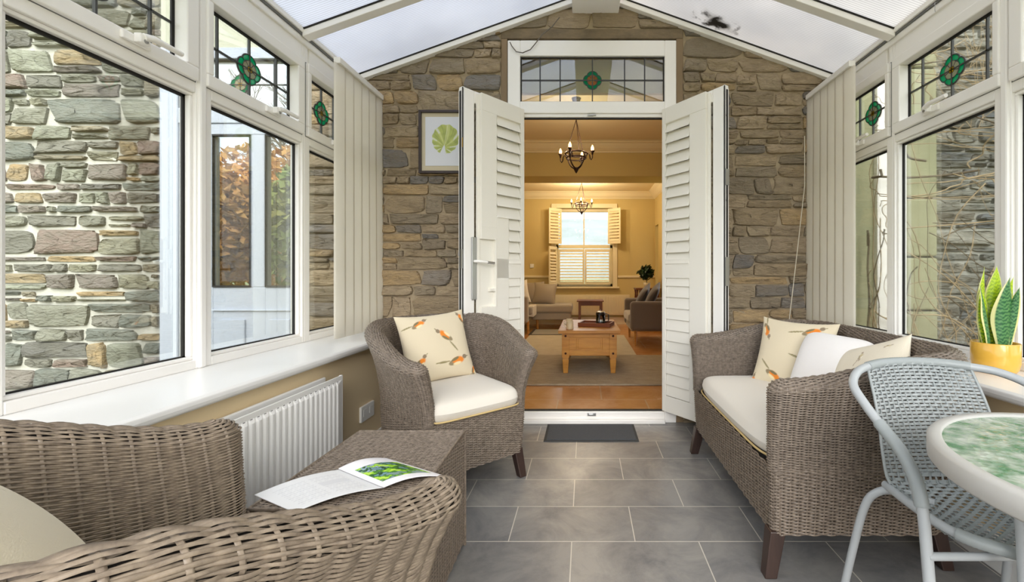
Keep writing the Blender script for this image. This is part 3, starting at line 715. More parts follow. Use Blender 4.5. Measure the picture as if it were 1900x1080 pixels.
# ------------------------------------------------------------------ weaving
def weave(P, k, amp, wf=.92, t=.0016, closed=False, backing=True, sign=1, stakes=True, seed=0, ph0=0):
    """P[rows, cols, 3]; strands run along the columns, over and under a stake every k samples."""
    P = np.asarray(P, dtype=np.float64); Rn, Cn = P.shape[:2]
    if closed: du = np.roll(P, -1, 1) - np.roll(P, 1, 1)
    else: du = np.gradient(P, axis=1)
    dv = np.gradient(P, axis=0)
    N = np.cross(du, dv); N /= np.linalg.norm(N, axis=2, keepdims=True) + 1e-12; N *= sign
    c = np.arange(Cn)[None, :]; r = np.arange(Rn)[:, None]
    ph = np.cos(pi * (c / k) + pi * (r + ph0))
    rg = np.random.RandomState(seed); jit = rg.uniform(.75, 1.2, (Rn, 1)); 
    cen = P + N * (amp * ph * jit)[..., None]; tt = t * jit[..., None]
    e0 = cen - dv * (.5 * wf) - N * tt * .8; e2 = cen + dv * (.5 * wf) - N * tt * .8; e1 = cen + N * tt
    V = np.stack([e0, e1, e2], 2)    # R,C,3,3
    V = V.reshape(-1, 3)
    cc = Cn if closed else Cn - 1
    i = np.arange(Rn)[:, None, None]; j = np.arange(cc)[None, :, None]; s = np.arange(2)[None, None, :]
    j2 = (j + 1) % Cn
    a = (i * Cn + j) * 3 + s; b_ = (i * Cn + j2) * 3 + s
    Q = np.stack([a, b_, b_ + 1, a + 1], -1).reshape(-1, 4)
    mi = np.zeros(len(Q), int); Vs = [V]; n = len(V)
    if stakes:
        sc_ = np.arange(0, Cn, k); w = amp * .9
        T = du / (np.linalg.norm(du, axis=2, keepdims=True) + 1e-12)
        S = np.stack([P[:, sc_] - T[:, sc_] * w - N[:, sc_] * w * .6, P[:, sc_] + N[:, sc_] * w * .35, P[:, sc_] + T[:, sc_] * w - N[:, sc_] * w * .6], 2)
        m_ = len(sc_); Vs.append(S.reshape(-1, 3))
        i = np.arange(Rn - 1)[:, None, None]; j = np.arange(m_)[None, :, None]
        a = n + (i * m_ + j) * 3 + s; b_ = n + ((i + 1) * m_ + j) * 3 + s
        q = np.stack([a, a + 1, b_ + 1, b_], -1).reshape(-1, 4); Q = np.concatenate([Q, q]); mi = np.concatenate([mi, np.zeros(len(q), int)]); n += S.size // 3
    if backing:
        step = max(1, k // 2); rs = np.unique(np.concatenate([np.arange(0, Rn, 3), [Rn - 1]])); cs = np.arange(0, Cn, step)
        Bk = (P - N * (amp + t * 1.2))[np.ix_(rs, cs)]; Vs.append(Bk.reshape(-1, 3))
        q = gridq(len(rs), len(cs), n, closed); Q = np.concatenate([Q, q]); mi = np.concatenate([mi, np.ones(len(q), int)]); n += len(rs) * len(cs)
    return np.concatenate(Vs), Q, mi
def merge(parts):
    Vs, Qs, Ms = [], [], []; n = 0
    for V, Q, m in parts: Vs.append(V); Qs.append(Q + n); Ms.append(m); n += len(V)
    return np.concatenate(Vs), np.concatenate(Qs), np.concatenate(Ms)

def resample(pts, n):
    pts = np.array(pts, float); d = np.r_[0, np.cumsum(np.linalg.norm(np.diff(pts, axis=0), axis=1))]
    t = np.linspace(0, d[-1], n); return np.stack([np.interp(t, d, pts[:, i]) for i in range(pts.shape[1])], 1), d[-1]
def upath(a, f, bk, rad, n, af=None):
    af = a if af is None else af; ys_ = np.linspace(f, -bk + rad, 12); q_ = ((ys_ + bk - rad) / (f + bk - rad)) ** 2
    arm_ = [(-(a + (af - a) * q), y) for q, y in zip(q_, ys_)]
    p = list(arm_)
    for i in range(1, 25): t = pi + (pi / 2) * i / 24; p.append((-a + rad + rad * math.cos(t), -bk + rad + rad * math.sin(t)))
    for i in range(0, 25): t = 1.5 * pi + (pi / 2) * i / 24; p.append((a - rad + rad * math.cos(t), -bk + rad + rad * math.sin(t)))
    p += [(-x, y) for x, y in arm_[::-1]]; return resample(p, n)

def tub_seat(a, f, bk, rad, hf, hb, zs, z0, flare, w0, rr, pitch, sp, k, fall, mstr, root, pow_=2.0, seed=0, af=None, wamp=.0036, wt_=.0021):
    """wicker tub: shell with rolled rim + base with front apron; returns nothing, parts go under root"""
    ds = sp / k
    ctr, L = upath(a, f, bk, rad, 400, af)
    n1 = int(round(L / ds / (2 * k))) * 2 * k
    ctr, L = upath(a, f, bk, rad, n1, af)
    tg = np.gradient(ctr, axis=0); tg /= np.linalg.norm(tg, axis=1, keepdims=True)
    nr = np.stack([tg[:, 1], -tg[:, 0]], 1)        # outward
    if (nr[0] @ np.array([-1, 0])) < 0: nr = -nr
    s = np.linspace(0, L, n1); dfr = np.minimum(s, L - s)
    hh = hf + (hb - hf) * (lambda q: q * q * (3 - 2 * q))(np.clip(dfr / fall, 0, 1))
    ncap = k * 2 * max(1, int(round(pi * w0 * 1.3 / ds / (2 * k))))
    def loop(qf, o, w, zc):
        # qf fraction; o outward shift; w half thickness ; zc z array
        out = ctr + nr * (o + w); inn = ctr + nr * (o - w)
        def cap(i, tdir):
            c = ctr[i] + nr[i] * o; th = np.linspace(0, pi, ncap + 2)[1:-1]
            return c + np.outer(np.cos(th) * w, nr[i]) + np.outer(np.sin(th) * w * 1.25, tdir)
        c1 = cap(-1, tg[-1]); c0 = cap(0, -tg[0])[::-1]
        P = np.concatenate([out, c1, inn[::-1], c0]); z = np.concatenate([zc, np.full(ncap, zc[-1]), zc[::-1], np.full(ncap, zc[0])])
        return np.concatenate([P, z[:, None]], 1)
    rows = []
    nb = int((hb - rr - zs) / pitch)
    for i in range(nb + 1):
        q = i / nb; o = flare * q ** pow_; w = w0 + (rr - w0) * q ** 2.5
        rows.append(loop(q, o, w, zs + (hh - rr - zs) * q))
    nr_ = int(rr * pi / 2 / pitch)
    for i in range(1, nr_ + 1):
        th = pi / 2 * i / nr_ * .985; w = max(rr * math.cos(th), .0015)
        rows.append(loop(1, flare + .004 * math.sin(th), w, hh - rr + rr * math.sin(th)))
    Rw = np.array(rows)
    A = weave(Rw, k, wamp, wf=1.08, t=wt_, closed=True, sign=1, seed=seed)
    # base
    n3 = int(round((2 * a) / ds / (2 * k))) * 2 * k
    rows = []; nbz = int((zs - z0) / pitch)
    for i in range(nbz + 2):
        q = i / nbz; sh = -.016 * max(1 - q, 0) ** 1.5
        out = ctr + nr * (w0 + sh)
        yf = f + w0 * 1.25 * .8 + sh * .5
        ncr = 6
        def corner(sx):
            cx = sx * ((af or a) + w0 + sh - .03); cy = yf - .03
            th = np.linspace(0, pi / 2, ncr + 2)
            th = th[1:-1] if sx > 0 else (pi - th[1:-1])
            pts = np.stack([cx + .03 * np.cos(th), cy + .03 * np.sin(th)], 1); return pts
        fx = np.linspace((af or a) + w0 + sh - .03, -((af or a) + w0 + sh - .03), n3 + 2 * k - 2 * ncr)
        front = np.stack([fx, np.full(len(fx), yf)], 1)
        P = np.concatenate([out, corner(1), front, corner(-1)[::-1]])
        rows.append(np.concatenate([P, np.full((len(P), 1), z0 + (zs - z0) * q)], 1))
    Bw = np.array(rows)
    B_ = weave(Bw, k, wamp, wf=1.08, t=wt_, closed=True, sign=1, seed=seed + 1)
    # rims closing the base top (seat deck) and underside
    V, Q, m = merge([A, B_])
    np_mesh('wicker_shell', V, Q, [mstr, M['wick_back']], mi=m, parent=root, world=False)
    b = MB(); xx = a + w0 * .5; yy = f + w0 * .6
    pl = [(p[0], p[1]) for p in ctr[::6]] + [(ctr[-1][0], ctr[-1][1])]
    pl = pl + [((af or a), yf - .01), (-(af or a), yf - .01)]
    b.prism(pl, lambda u, v, t: (u, v, t), zs - .02, zs + .002); b.prism(pl, lambda u, v, t: (u * .985, v * .985, t), z0 + .004, z0 + .012)
    b.build('seat_deck', M['wick_back'], root, world=False)
    return yf
def legs(root, pts, z0, splay=.03, s=.05, front_label=None):
    for (x, y) in pts:
        sx = math.copysign(1, x); sy = math.copysign(1, y); b = MB(); h = s / 2; g = h * .78
        bx_, by_ = x + sx * splay * .5, y + sy * splay
        b.hexa([(bx_ - g, by_ - g, 0), (bx_ + g, by_ - g, 0), (bx_ + g, by_ + g, 0), (bx_ - g, by_ + g, 0), (x - h, y - h, z0 + .02), (x + h, y - h, z0 + .02), (x + h, y + h, z0 + .02), (x - h, y + h, z0 + .02)])
        b.build('leg', M['leg_dark'], root, bevel=.004, world=False)

def pillow(name, w, h, t, mats, paint=None, n=48, parent=None, world=True, pinch=.07, e=.5, flat=0, noise=0, seed=0, welt=None, round_=0):
    u = np.linspace(-1, 1, n); U, Vv = np.meshgrid(u, u)
    ax = 1 - pinch * (1 - np.abs(Vv) ** 2) * np.abs(U) ** 3; ay = 1 - pinch * (1 - np.abs(U) ** 2) * np.abs(Vv) ** 3
    X = U * w / 2 * ax; Y = Vv * h / 2 * ay
    if round_:
        k = 1 - round_ * (np.abs(U) ** 4 * np.abs(Vv) ** 4) ; X = X * k; Y = Y * k
    T = np.clip((1 - U ** 2 * 1) * (1 - Vv ** 2), 0, 1) ** e * t / 2 if not flat else (np.clip(1 - np.abs(U) ** flat, 0, 1) * np.clip(1 - np.abs(Vv) ** flat, 0, 1)) ** e * t / 2
    rg = np.random.RandomState(seed)
    if noise:
        Nz = sum(np.sin(U * rg.uniform(2, 7) + rg.uniform(0, 6) + Vv * rg.uniform(-6, 6)) for _ in range(6)) / 6
        T = T * (1 + noise * Nz)
    top = np.stack([X, Y, T], -1).reshape(-1, 3); bot = np.stack([X, Y, -T], -1).reshape(-1, 3)
    V = np.concatenate([top, bot]); q = gridq(n, n); qb = gridq(n, n, n * n)[:, ::-1]
    col = None
    if paint is not None:
        c = paint((U + 1) / 2, (Vv + 1) / 2).reshape(-1, 3); col = np.concatenate([c, c])
    o = np_mesh(name, V, np.concatenate([q, qb]), mats, parent=parent, world=world, col=col)
    return o

def orient(o, origin, xdir, ydir):
    x = Vector(xdir).normalized(); y = Vector(ydir); y = (y - x * y.dot(x)).normalized(); z = x.cross(y)
    o.matrix_world = Matrix(((x.x, y.x, z.x, origin[0]), (x.y, y.y, z.y, origin[1]), (x.z, y.z, z.z, origin[2]), (0, 0, 0, 1)))

# bird-print painting
def blob(c, U, V, cx, cy, rx, ry, ang, colr, soft=.25):
    ca, sa = math.cos(ang), math.sin(ang); x = (U - cx) * ca + (V - cy) * sa; y = -(U - cx) * sa + (V - cy) * ca
    d = (x / rx) ** 2 + (y / ry) ** 2; a = np.clip((1 - d) / soft, 0, 1)[..., None]
    return c * (1 - a) + colr * a
def birds(specs, base=(222, 208, 180), pal=None):
    O = rgb3(232, 136, 44); G = rgb3(150, 138, 100); D = rgb3(146, 128, 104); Wh = rgb3(240, 222, 176)
    if pal: O, G, D, Wh = [rgb3(*p) for p in pal]
    def f(U, V):
        c = np.ones(U.shape + (3,)) * rgb3(*base)
        for (cx, cy, s, ang) in specs:
            ca, sa = math.cos(ang), math.sin(ang)
            P = lambda a, b_: (cx + (a * ca - b_ * sa) * s, cy + (a * sa + b_ * ca) * s)
            x, y = P(-1.5, .1); c = blob(c, U, V, x, y, .75 * s, .09 * s, ang - .05, G)
            x, y = P(-.35, -.1); c = blob(c, U, V, x, y, .7 * s, .30 * s, ang + .2, D * .6 + G * .4)
            x, y = P(0, 0); c = blob(c, U, V, x, y, .72 * s, .38 * s, ang, O, .5)
            x, y = P(-.15, -.28); c = blob(c, U, V, x, y, .5 * s, .16 * s, ang + .1, Wh, .6)
            x, y = P(.75, .22); c = blob(c, U, V, x, y, .26 * s, .22 * s, ang, D)
            x, y = P(1.08, .24); c = blob(c, U, V, x, y, .14 * s, .05 * s, ang, G)
            x, y = P(-.3, .15); c = blob(c, U, V, x, y, .45 * s, .14 * s, ang + .3, G * .7)
        return c
    return f

# ------------------------------------------------------------------ armchair by the wall
def frame_rot(face): return math.atan2(-face[0], face[1])
face1 = Vector((.674, -.739)); ph1 = frame_rot(face1)
ch1 = thing('wicker_armchair', 'brown wicker tub armchair beside the open door, bird cushion in it', 'armchair', (-.74, 2.32, 0), ph1, 'wicker tub armchairs')
ARM = dict(a=.300, af=.245, f=.31, bk=.30, rad=.28, hf=.672, hb=.815, zs=.375, z0=.13, flare=.058, w0=.028, rr=.043, pitch=.0056, sp=.026, k=3, fall=.52)
tub_seat(mstr=M['wick'], root=ch1, seed=3, **ARM)
legs(ch1, [(-.235, .30), (.235, .30), (-.25, -.27), (.25, -.27)], .13)
def seat_cushion(name, w, d, t, loc, rz, label, group=None):
    o = pillow(name, w, d, t, M['cream_fabric'], n=56, flat=10, e=.5, pinch=.0, noise=.05, seed=2, round_=.10)
    o.location = loc; o.rotation_euler = (0, 0, rz); tag(o, label, 'cushion', group)
    # piping cord round the bottom seam
    b = MB(); pts = []
    for i in range(64):
        th = 2 * pi * i / 64; cs, sn = math.cos(th), math.sin(th)
        pts.append((math.copysign(abs(cs) ** .22, cs) * w / 2 * .975, math.copysign(abs(sn) ** .22, sn) * d / 2 * .975, -t * .30))
    b.tube(pts, .0045, 6, closed=True); p = b.build('piping', M['piping_yellow'], o, world=False); p['label'] = 'yellowed piping cord'
    return o
c1 = Vector((-.74, 2.32)) + face1 * .055
seat_cushion('seat_cushion', .50, .62, .115, (c1.x, c1.y, .425), ph1, 'cream seat cushion on the armchair beside the open door', 'cream seat cushions')
pc = pillow('scatter_cushion', .40, .40, .13, M['print'], paint=birds([(.58, .62, .135, 2.2), (.72, .24, .15, .05), (.28, .84, .12, .3), (.93, .86, .11, 1.9), (.2, .3, .12, .6), (.97, .08, .09, 1)]), n=130, pinch=.09, noise=.08, seed=5)
tag(pc, 'beige cushion printed with orange birds, leaning in the armchair beside the door', 'cushion', 'bird print cushions')
cb = Vector((-.74, 2.32)) - face1 * .12
rt = Vector((-face1.y, face1.x)) * -1
rt = Vector((.739, .674))
up_ = Vector((-face1.x * .36, -face1.y * .36, .93))
orient(pc, (cb.x - .015, cb.y - .01, .655), (rt.x, rt.y, .05), up_)

# near armchair, seen from behind its right arm
face2 = Vector((.42, .907)); ph2 = frame_rot(face2)
CH2 = Vector((-.752, .662))
ch2 = thing('wicker_armchair', 'large wicker tub armchair in the near left foreground, seen over its arms', 'armchair', (CH2.x, CH2.y, 0), ph2, 'wicker tub armchairs')
A2 = dict(ARM); A2.update(a=.315, bk=.33, rad=.27, flare=.07, pitch=.0049, sp=.042, k=6, hf=.682, hb=.815, fall=.48, af=.305, wamp=.0042, wt_=.0022)
tub_seat(mstr=M['wick_near'], root=ch2, seed=9, **A2)
legs(ch2, [(-.235, .30), (.235, .30), (-.25, -.27), (.25, -.27)], .13)
c2 = CH2 + face2 * .05
seat_cushion('seat_cushion', .50, .60, .115, (c2.x, c2.y, .425), ph2, 'cream seat cushion in the foreground armchair, mostly hidden by its arm', 'cream seat cushions')
pn = pillow('scatter_cushion', .40, .38, .13, M['print'], paint=birds([(.3, .7, .05, .4), (.62, .84, .045, 1.2), (.42, .3, .05, 2)], base=(226, 216, 192), pal=((196, 176, 120), (176, 170, 120), (150, 146, 110), (236, 226, 200))), n=90, pinch=.06, seed=8)
tag(pn, 'pale cream cushion leaning in the near foreground armchair', 'cushion')
cb = CH2 - face2 * .06
orient(pn, (cb.x - .12, cb.y + .045, .630), (.907, -.42, 0), (-face2.x * .5, -face2.y * .5, .86))

# ------------------------------------------------------------------ two seat wicker sofa
sf = thing('wicker_sofa', 'two seat brown wicker sofa along the right hand windows', 'sofa', (1.005, 2.02, 0), pi / 2)
tub_seat(a=.515, f=.32, bk=.34, rad=.16, hf=.70, hb=.79, zs=.375, z0=.15, flare=.03, w0=.030, rr=.040, pitch=.0058, sp=.030, k=3, fall=.6, mstr=M['wick'], root=sf, seed=21, pow_=2.4)
legs(sf, [(-.50, .325), (.50, .325), (-.46, -.27), (.46, -.27)], .14, s=.055)
seat_cushion('seat_cushion', .98, .63, .12, (.965, 2.02, .43), pi / 2, 'long cream seat cushion on the two seat wicker sofa', 'cream seat cushions')
pb = pillow('scatter_cushion', .40, .40, .13, M['print'], paint=birds([(.12, .78, .13, 5.0), (.74, .84, .14, .25), (.82, .40, .15, -.2), (.36, .16, .14, -.7), (.02, .05, .11, 1)]), n=130, pinch=.10, noise=.06, seed=11)
tag(pb, 'beige cushion printed with orange birds, standing at the far end of the wicker sofa', 'cushion', 'bird print cushions')
orient(pb, (1.11, 2.27, .63), (.66, -.74, -.02), (.30, .25, .92))
pw = pillow('scatter_cushion', .36, .35, .15, M['white_fabric'], n=70, pinch=.05, e=.42, noise=.05, seed=14, round_=.16)
tag(pw, 'plain white cushion in the middle of the wicker sofa', 'cushion')
orient(pw, (1.17, 2.02, .615), (.50, -.86, -.05), (.42, .18, .88))
pf = pillow('scatter_cushion', .36, .36, .12, M['print'], paint=birds([(.5, .75, .07, 1), (.75, .5, .06, 2), (.3, .4, .07, .3), (.8, .85, .05, 0)], base=(230, 220, 200), pal=((206, 190, 150), (178, 160, 136), (170, 150, 130), (240, 232, 214))), n=80, pinch=.10, noise=.1, seed=15)
tag(pf, 'cream patterned cushion nearest the garden chair on the wicker sofa', 'cushion')
orient(pf, (1.20, 1.80, .615), (.36, -.80, .34), (.45, .30, .85))

# ------------------------------------------------------------------ wicker side table
st = thing('wicker_table', 'low rectangular wicker side table with an open magazine on it', 'side table', (-.68, 1.40, 0), 0)
TX0, TX1, TY0, TY1, TZ = -.885, -.472, 1.12, 1.675, .445
def flat_rows(p0, pu, pv, lu, lv, pitch, ds):
    nr_ = int(lv / pitch) + 1; nc = int(lu / ds) + 1
    u = np.linspace(0, lu, nc)[None, :, None]; v = np.linspace(0, lv, nr_)[:, None, None]
    return np.array(p0) + np.array(pu) * u + np.array(pv) * v
parts = [weave(flat_rows((TX0, TY0, TZ), (1, 0, 0), (0, 1, 0), TX1 - TX0, TY1 - TY0, .0058, .008), 3, .002, seed=1)]
V, Q, m = parts[0]
np_mesh('table_top', V, Q, [M['wick'], M['wick_back']], mi=m, parent=st)
parts = [weave(flat_rows((TX1, TY0, .02), (0, 1, 0), (0, 0, 1), TY1 - TY0, TZ - .02, .0058, .008), 3, .002, seed=2),
         weave(flat_rows((TX0, TY1, .02), (0, -1, 0), (0, 0, 1), TY1 - TY0, TZ - .02, .0058, .012), 2, .002, seed=3),
         weave(flat_rows((TX0, TY0, .02), (1, 0, 0), (0, 0, 1), TX1 - TX0, TZ - .02, .0058, .012), 2, .002, seed=4),
         weave(flat_rows((TX1, TY1, .02), (-1, 0, 0), (0, 0, 1), TX1 - TX0, TZ - .02, .0058, .012), 2, .002, seed=5)]
V, Q, m = merge(parts); np_mesh('table_sides', V, Q, [M['wick'], M['wick_back']], mi=m, parent=st)
b = MB(); 
b.tube([(TX0, TY0, TZ), (TX1, TY0, TZ), (TX1, TY1, TZ), (TX0, TY1, TZ)], .006, 8, closed=True)
for x_, y_ in ((TX0, TY0), (TX1, TY0), (TX1, TY1), (TX0, TY1)): b.tube([(x_, y_, .0), (x_, y_, TZ)], .006, 8)
b.build('edge_binding', M['wick'], st)

# magazine
def page(c00, c10, c11, c01, paint, name, parent, lift, n=80, mt='paper'):
    u = np.linspace(0, 1, n); U, Vv = np.meshgrid(u, u)
    P = [np.array(c) for c in (c00, c10, c11, c01)]
    X = (1 - U)[..., None] * (1 - Vv)[..., None] * P[0] + U[..., None] * (1 - Vv)[..., None] * P[1] + U[..., None] * Vv[..., None] * P[2] + (1 - U)[..., None] * Vv[..., None] * P[3]
    X[..., 2] += lift(U, Vv); bot = X.copy(); bot[..., 2] = np.minimum(bot[..., 2] - .0025, bot[..., 2]) 
    V = np.concatenate([X.reshape(-1, 3), bot.reshape(-1, 3)]); c = paint(U, Vv).reshape(-1, 3)
    q = gridq(n, n); qb = gridq(n, n, n * n)[:, ::-1]
    e = []
    for i in range(n - 1):
        for (a_, b_) in ((i, i + 1), ((n - 1) * n + i + 1, (n - 1) * n + i), ((i + 1) * n, i * n), (i * n + n - 1, (i + 1) * n + n - 1)): e.append((a_, a_ + n * n, b_ + n * n, b_))
    return np_mesh(name, V, np.concatenate([q, qb, np.array(e)]), M[mt], parent=parent, col=np.concatenate([c, c * .9]))
def text_page(U, V):
    c = np.ones(U.shape + (3,)) * rgb3(238, 238, 240)
    ln = (np.sin(V * 110) > .5) & (U > .12) & (U < .88) & (V > .12) & (V < .86) & (np.abs(U - .5) > .02)
    rg = np.random.RandomState(3); br = (np.sin(U * 90 + V * 700) > -.5)
    c[ln & br] = rgb3(218, 218, 222)
    bx_ = (U > .52) & (U < .86) & (V > .45) & (V < .62); c[bx_] = rgb3(226, 226, 230)
    return c
def photo_page(U, V):
    c = np.ones(U.shape + (3,)) * rgb3(242, 240, 244)
    ph = (U > .10) & (U < .92) & (V > .14) & (V < .74)
    x, y = U * 9, V * 9
    nz = np.sin(x * 1.7 + np.sin(y * 2.3)) + np.sin(y * 2.9 + x) + .6 * np.sin(x * 5 + y * 3) + .5 * np.sin(y * 9 - x * 4)
    g = np.zeros(U.shape + (3,)); g[:] = rgb3(70, 128, 44)
    g[nz > .7] = rgb3(140, 200, 40); g[nz > 1.6] = rgb3(190, 226, 80); g[nz < -.6] = rgb3(32, 74, 40); g[nz < -1.4] = rgb3(110, 150, 160)
    sky = (V > .50) & (U < .62) & (nz > -.3) & (U + V < 1.2); g[sky & (nz < .6)] = rgb3(150, 166, 196); g[(V < .3) & (nz < -.2)] = rgb3(128, 152, 150)
    c[ph] = g[ph]; return c
mg = thing('magazine', 'open magazine with a green landscape photo, lying on the wicker side table', 'magazine', (-.68, 1.25, TZ))
zt = TZ + .008
A_, B_, Sp0, Sp1, D_ = on(470, 920, zt), on(575, 864, zt), on(628, 872, zt), on(712, 905, zt), on(545, 949, zt)
A_ = (-.905, 1.215, zt); 
page(on(546, 950, zt), on(712, 904, zt), on(630, 871, zt), on(472, 918, zt), text_page, 'left_page', mg, lambda U, V: .018 * np.sin(np.clip(U, 0, 1) * pi) ** 1 * .6)
page(on(712, 907, zt), on(826, 883, zt), on(717, 850, zt), on(628, 872, zt), lambda U, V: photo_page(U, V), 'right_page', mg, lambda U, V: .016 * np.sin(np.clip(1 - U, 0, 1) * pi * .9) ** 1)

# ------------------------------------------------------------------ radiator and sockets
rd = thing('radiator', 'white panel radiator with vertical ribs on the left dwarf wall', 'radiator', (-1.22, 1.6, .1))
b = MB(); n = 0
ys = np.arange(1.02, 2.11, .0335); prof = []
for y_ in ys:
    prof += [(y_, 0), (y_ + .009, .008), (y_ + .0245, .008)]
prof = [(p[0], p[1]) for p in prof if p[0] <= 2.08]; prof = [(1.0, 0)] + prof + [(2.115, 0)]
V = []; Fc = []
zl = [(.115, 0), (.135, 0), (.15, 1), (.525, 1), (.54, 0), (.561, 0)]
for z_, g_ in zl:
    for (y_, d_) in prof: V.append((-1.205 + d_ * g_, y_, z_))
nn = len(prof)
for i in range(len(zl) - 1):
    for j in range(nn - 1): Fc.append((i * nn + j, i * nn + j + 1, (i + 1) * nn + j + 1, (i + 1) * nn + j))
b.add(V, Fc); b.box(-1.217, -1.2055, 1.0, 2.115, .115, .561)
b.build('front_panel', M['radiator'], rd, bevel=.003)
b = MB(); b.box(-1.285, -1.270, 1.0, 2.09, .115, .559); b.build('rear_panel', M['radiator'], rd, bevel=.005)
b = MB(); b.box(-1.268, -1.219, 1.02, 2.06, .13, .535); b.build('convector_fins', M['slot'], rd)
b = MB()
for y_ in ys: 
    if y_ < 2.06: b.box(-1.2045, -1.2035, y_ + .010, y_ + .020, .530, .540)
b.build('panel_slots', M['slot'], rd)['kind'] = 'stuff'
b = MB(); b.box(-1.219, -1.2045, 2.108, 2.122, .115, .563); b.build('end_cap', M['radiator'], rd, bevel=.003)
b = MB()
b.tube([(-1.24, 2.10, .15), (-1.24, 2.16, .15), (-1.24, 2.16, 0.005)], .008, 8); b.build('pipe', M['radiator'], rd)
sk = thing('wall_socket', 'white plastic socket plate low on the cream left wall beside the radiator', 'socket', (-1.30, 2.52, .25))
b = MB(); b.box(-1.2995, -1.284, 2.45, 2.60, .205, .295); b.build('plate', M['white_gloss'], sk, bevel=.004)
for y_ in (2.47, 2.54): b = MB(); b.box(-1.2838, -1.2825, y_, y_ + .04, .235, .275); b.build('socket_face', M['radiator'], sk)

# ------------------------------------------------------------------ door mat
mt_ = thing('door_mat', 'small charcoal ribbed door mat in front of the open doorway', 'mat', (.04, 2.86, 0))
b = MB(); b.box(-.262, .345, 2.70, 3.00, .0005, .006); b.build('rubber_edge', M['mat_edge'], mt_, bevel=.002)
b = MB(); b.box(-.245, .328, 2.715, 2.985, .006, .011); b.build('carpet_pile', M['mat_grey'], mt_)

# ------------------------------------------------------------------ framed leaf print
pr = thing('picture_frame', 'dark framed watercolour of a monstera leaf on the stone wall', 'picture', (-.98, YB - .03, 1.78))
PX0, PX1, PZ0, PZ1 = -1.172, -.80, 1.775, 2.222; yp = YB - .046
b = MB(); w_ = .018
for (a_, c_, d_, e_) in ((PX0, PX0 + w_, PZ0, PZ1), (PX1 - w_, PX1, PZ0, PZ1), (PX0 + w_, PX1 - w_, PZ0, PZ0 + w_), (PX0 + w_, PX1 - w_, PZ1 - w_, PZ1)): b.box(a_, c_, yp - .018, yp + .008, d_, e_)
b.build('frame', M['frame_dark'], pr, bevel=.002)
b = MB(); b.box(PX0 + .01, PX1 - .01, yp - .001, yp + .004, PZ0 + .01, PZ1 - .01); b.build('mount_board', M['mat_board'], pr)
def leafpaint(U, V):
    c = np.ones(U.shape + (3,)) * rgb3(226, 228, 234)
    x = (U - .49) * .284; y = (V - .50) * .346
    x, y = x * .985 - y * .17, y * .985 + x * .17
    th = np.arctan2(x, y)                                  # 0 towards the tip
    rho0 = np.hypot(x, y)
    edge = .098 * (1 + .16 * np.cos(th) + .06 * np.cos(2 * th)) * (1 + .025 * np.sin(th * 13))
    inside = (rho0 < edge) & ~((np.abs(x) < .004 + (-y - .030) * .30) & (y < -.030))
    ang = np.arctan2(x, y + .040); rho = np.hypot(x, y + .040)
    rib = np.abs(np.sin(ang * 5.2 + .5 * rho * 20))
    wob = .5 + .5 * np.sin(x * 90 + np.sin(y * 70) * 1.5) * np.sin(y * 60 + 1)
    base = rgb3(190, 200, 112); dark = rgb3(146, 158, 96); light = rgb3(220, 224, 156)
    cc = base * (1 - .55 * wob[..., None]) + dark * (.55 * wob[..., None])
    k1 = np.clip((rib - .80) / .15, 0, 1)[..., None]; cc = cc * (1 - .6 * k1) + light * .6 * k1
    k2 = np.clip((.12 - rib) / .08, 0, 1)[..., None]; cc = cc * (1 - .5 * k2) + rgb3(126, 138, 84) * .5 * k2
    cc[np.abs(x) < .0016] = rgb3(224, 226, 180)
    cut = (rib > .955) & (rho0 > edge * .62) & (np.abs(x) > .02)
    c[inside] = cc[inside]; c[inside & cut] = rgb3(222, 226, 206)
    return c
n = 150; u = np.linspace(0, 1, n); U, Vv = np.meshgrid(u, u); ax0, ax1, az0, az1 = PX0 + .044, PX1 - .044, PZ0 + .055, PZ1 - .046
P = np.stack([ax0 + U * (ax1 - ax0), np.full_like(U, yp - .004), az0 + Vv * (az1 - az0)], -1)
P2 = P.copy(); P2[..., 1] += .002; cc = leafpaint(U, Vv).reshape(-1, 3)
np_mesh('leaf_print', np.concatenate([P.reshape(-1, 3), P2.reshape(-1, 3)]), np.concatenate([gridq(n, n), gridq(n, n, n * n)[:, ::-1]]), M['print_paper'], parent=pr, col=np.concatenate([cc, cc]))['label'] = 'green monstera leaf watercolour'

# ------------------------------------------------------------------ vertical blinds, cords
def blinds(name, x, sg, y0, y1, zt_, zb_, label, n=6):
    root = thing(name, label, 'blind', (x, (y0 + y1) / 2, zb_), 0, 'vertical blinds drawn back against the stone wall')
    rg = random.Random(5 if sg < 0 else 6)
    for i in range(n):
        yc = y0 + .03 + (y1 - y0 - .07) * i / (n - 1); a = R(rg.uniform(3, 7))
        b = MB(); hw = .052; seg = 6; V = []
        for z_ in np.linspace(zb_, zt_, 12):
            q = (z_ - zb_) / (zt_ - zb_)
            for j in range(seg + 1):
                t = -1 + 2 * j / seg; bow = .004 * (1 - t * t)
                fl = (1 - q) * .02 * (i / n)
                V.append((x + sg * (-math.sin(a) * t * hw) - sg * bow, yc + math.cos(a) * t * hw + fl, z_))
        Fc = [(r_ * (seg + 1) + c_, r_ * (seg + 1) + c_ + 1, (r_ + 1) * (seg + 1) + c_ + 1, (r_ + 1) * (seg + 1) + c_) for r_ in range(11) for c_ in range(seg)]
        b.add(V, Fc, 0, True); o = b.build('slat', M['blind'], root); s_ = o.modifiers.new('solid', 'SOLIDIFY'); s_.thickness = .0012
    b = MB(); b.box(x - .02, x + .02, y0, y1, zt_, zt_ + .035); b.build('head_rail', M['upvc'], root, bevel=.003)
blinds('vertical_blind', -1.45, -1, 2.49, 3.03, 2.30, .685, 'ivory vertical blind stacked against the stone wall left of the door')
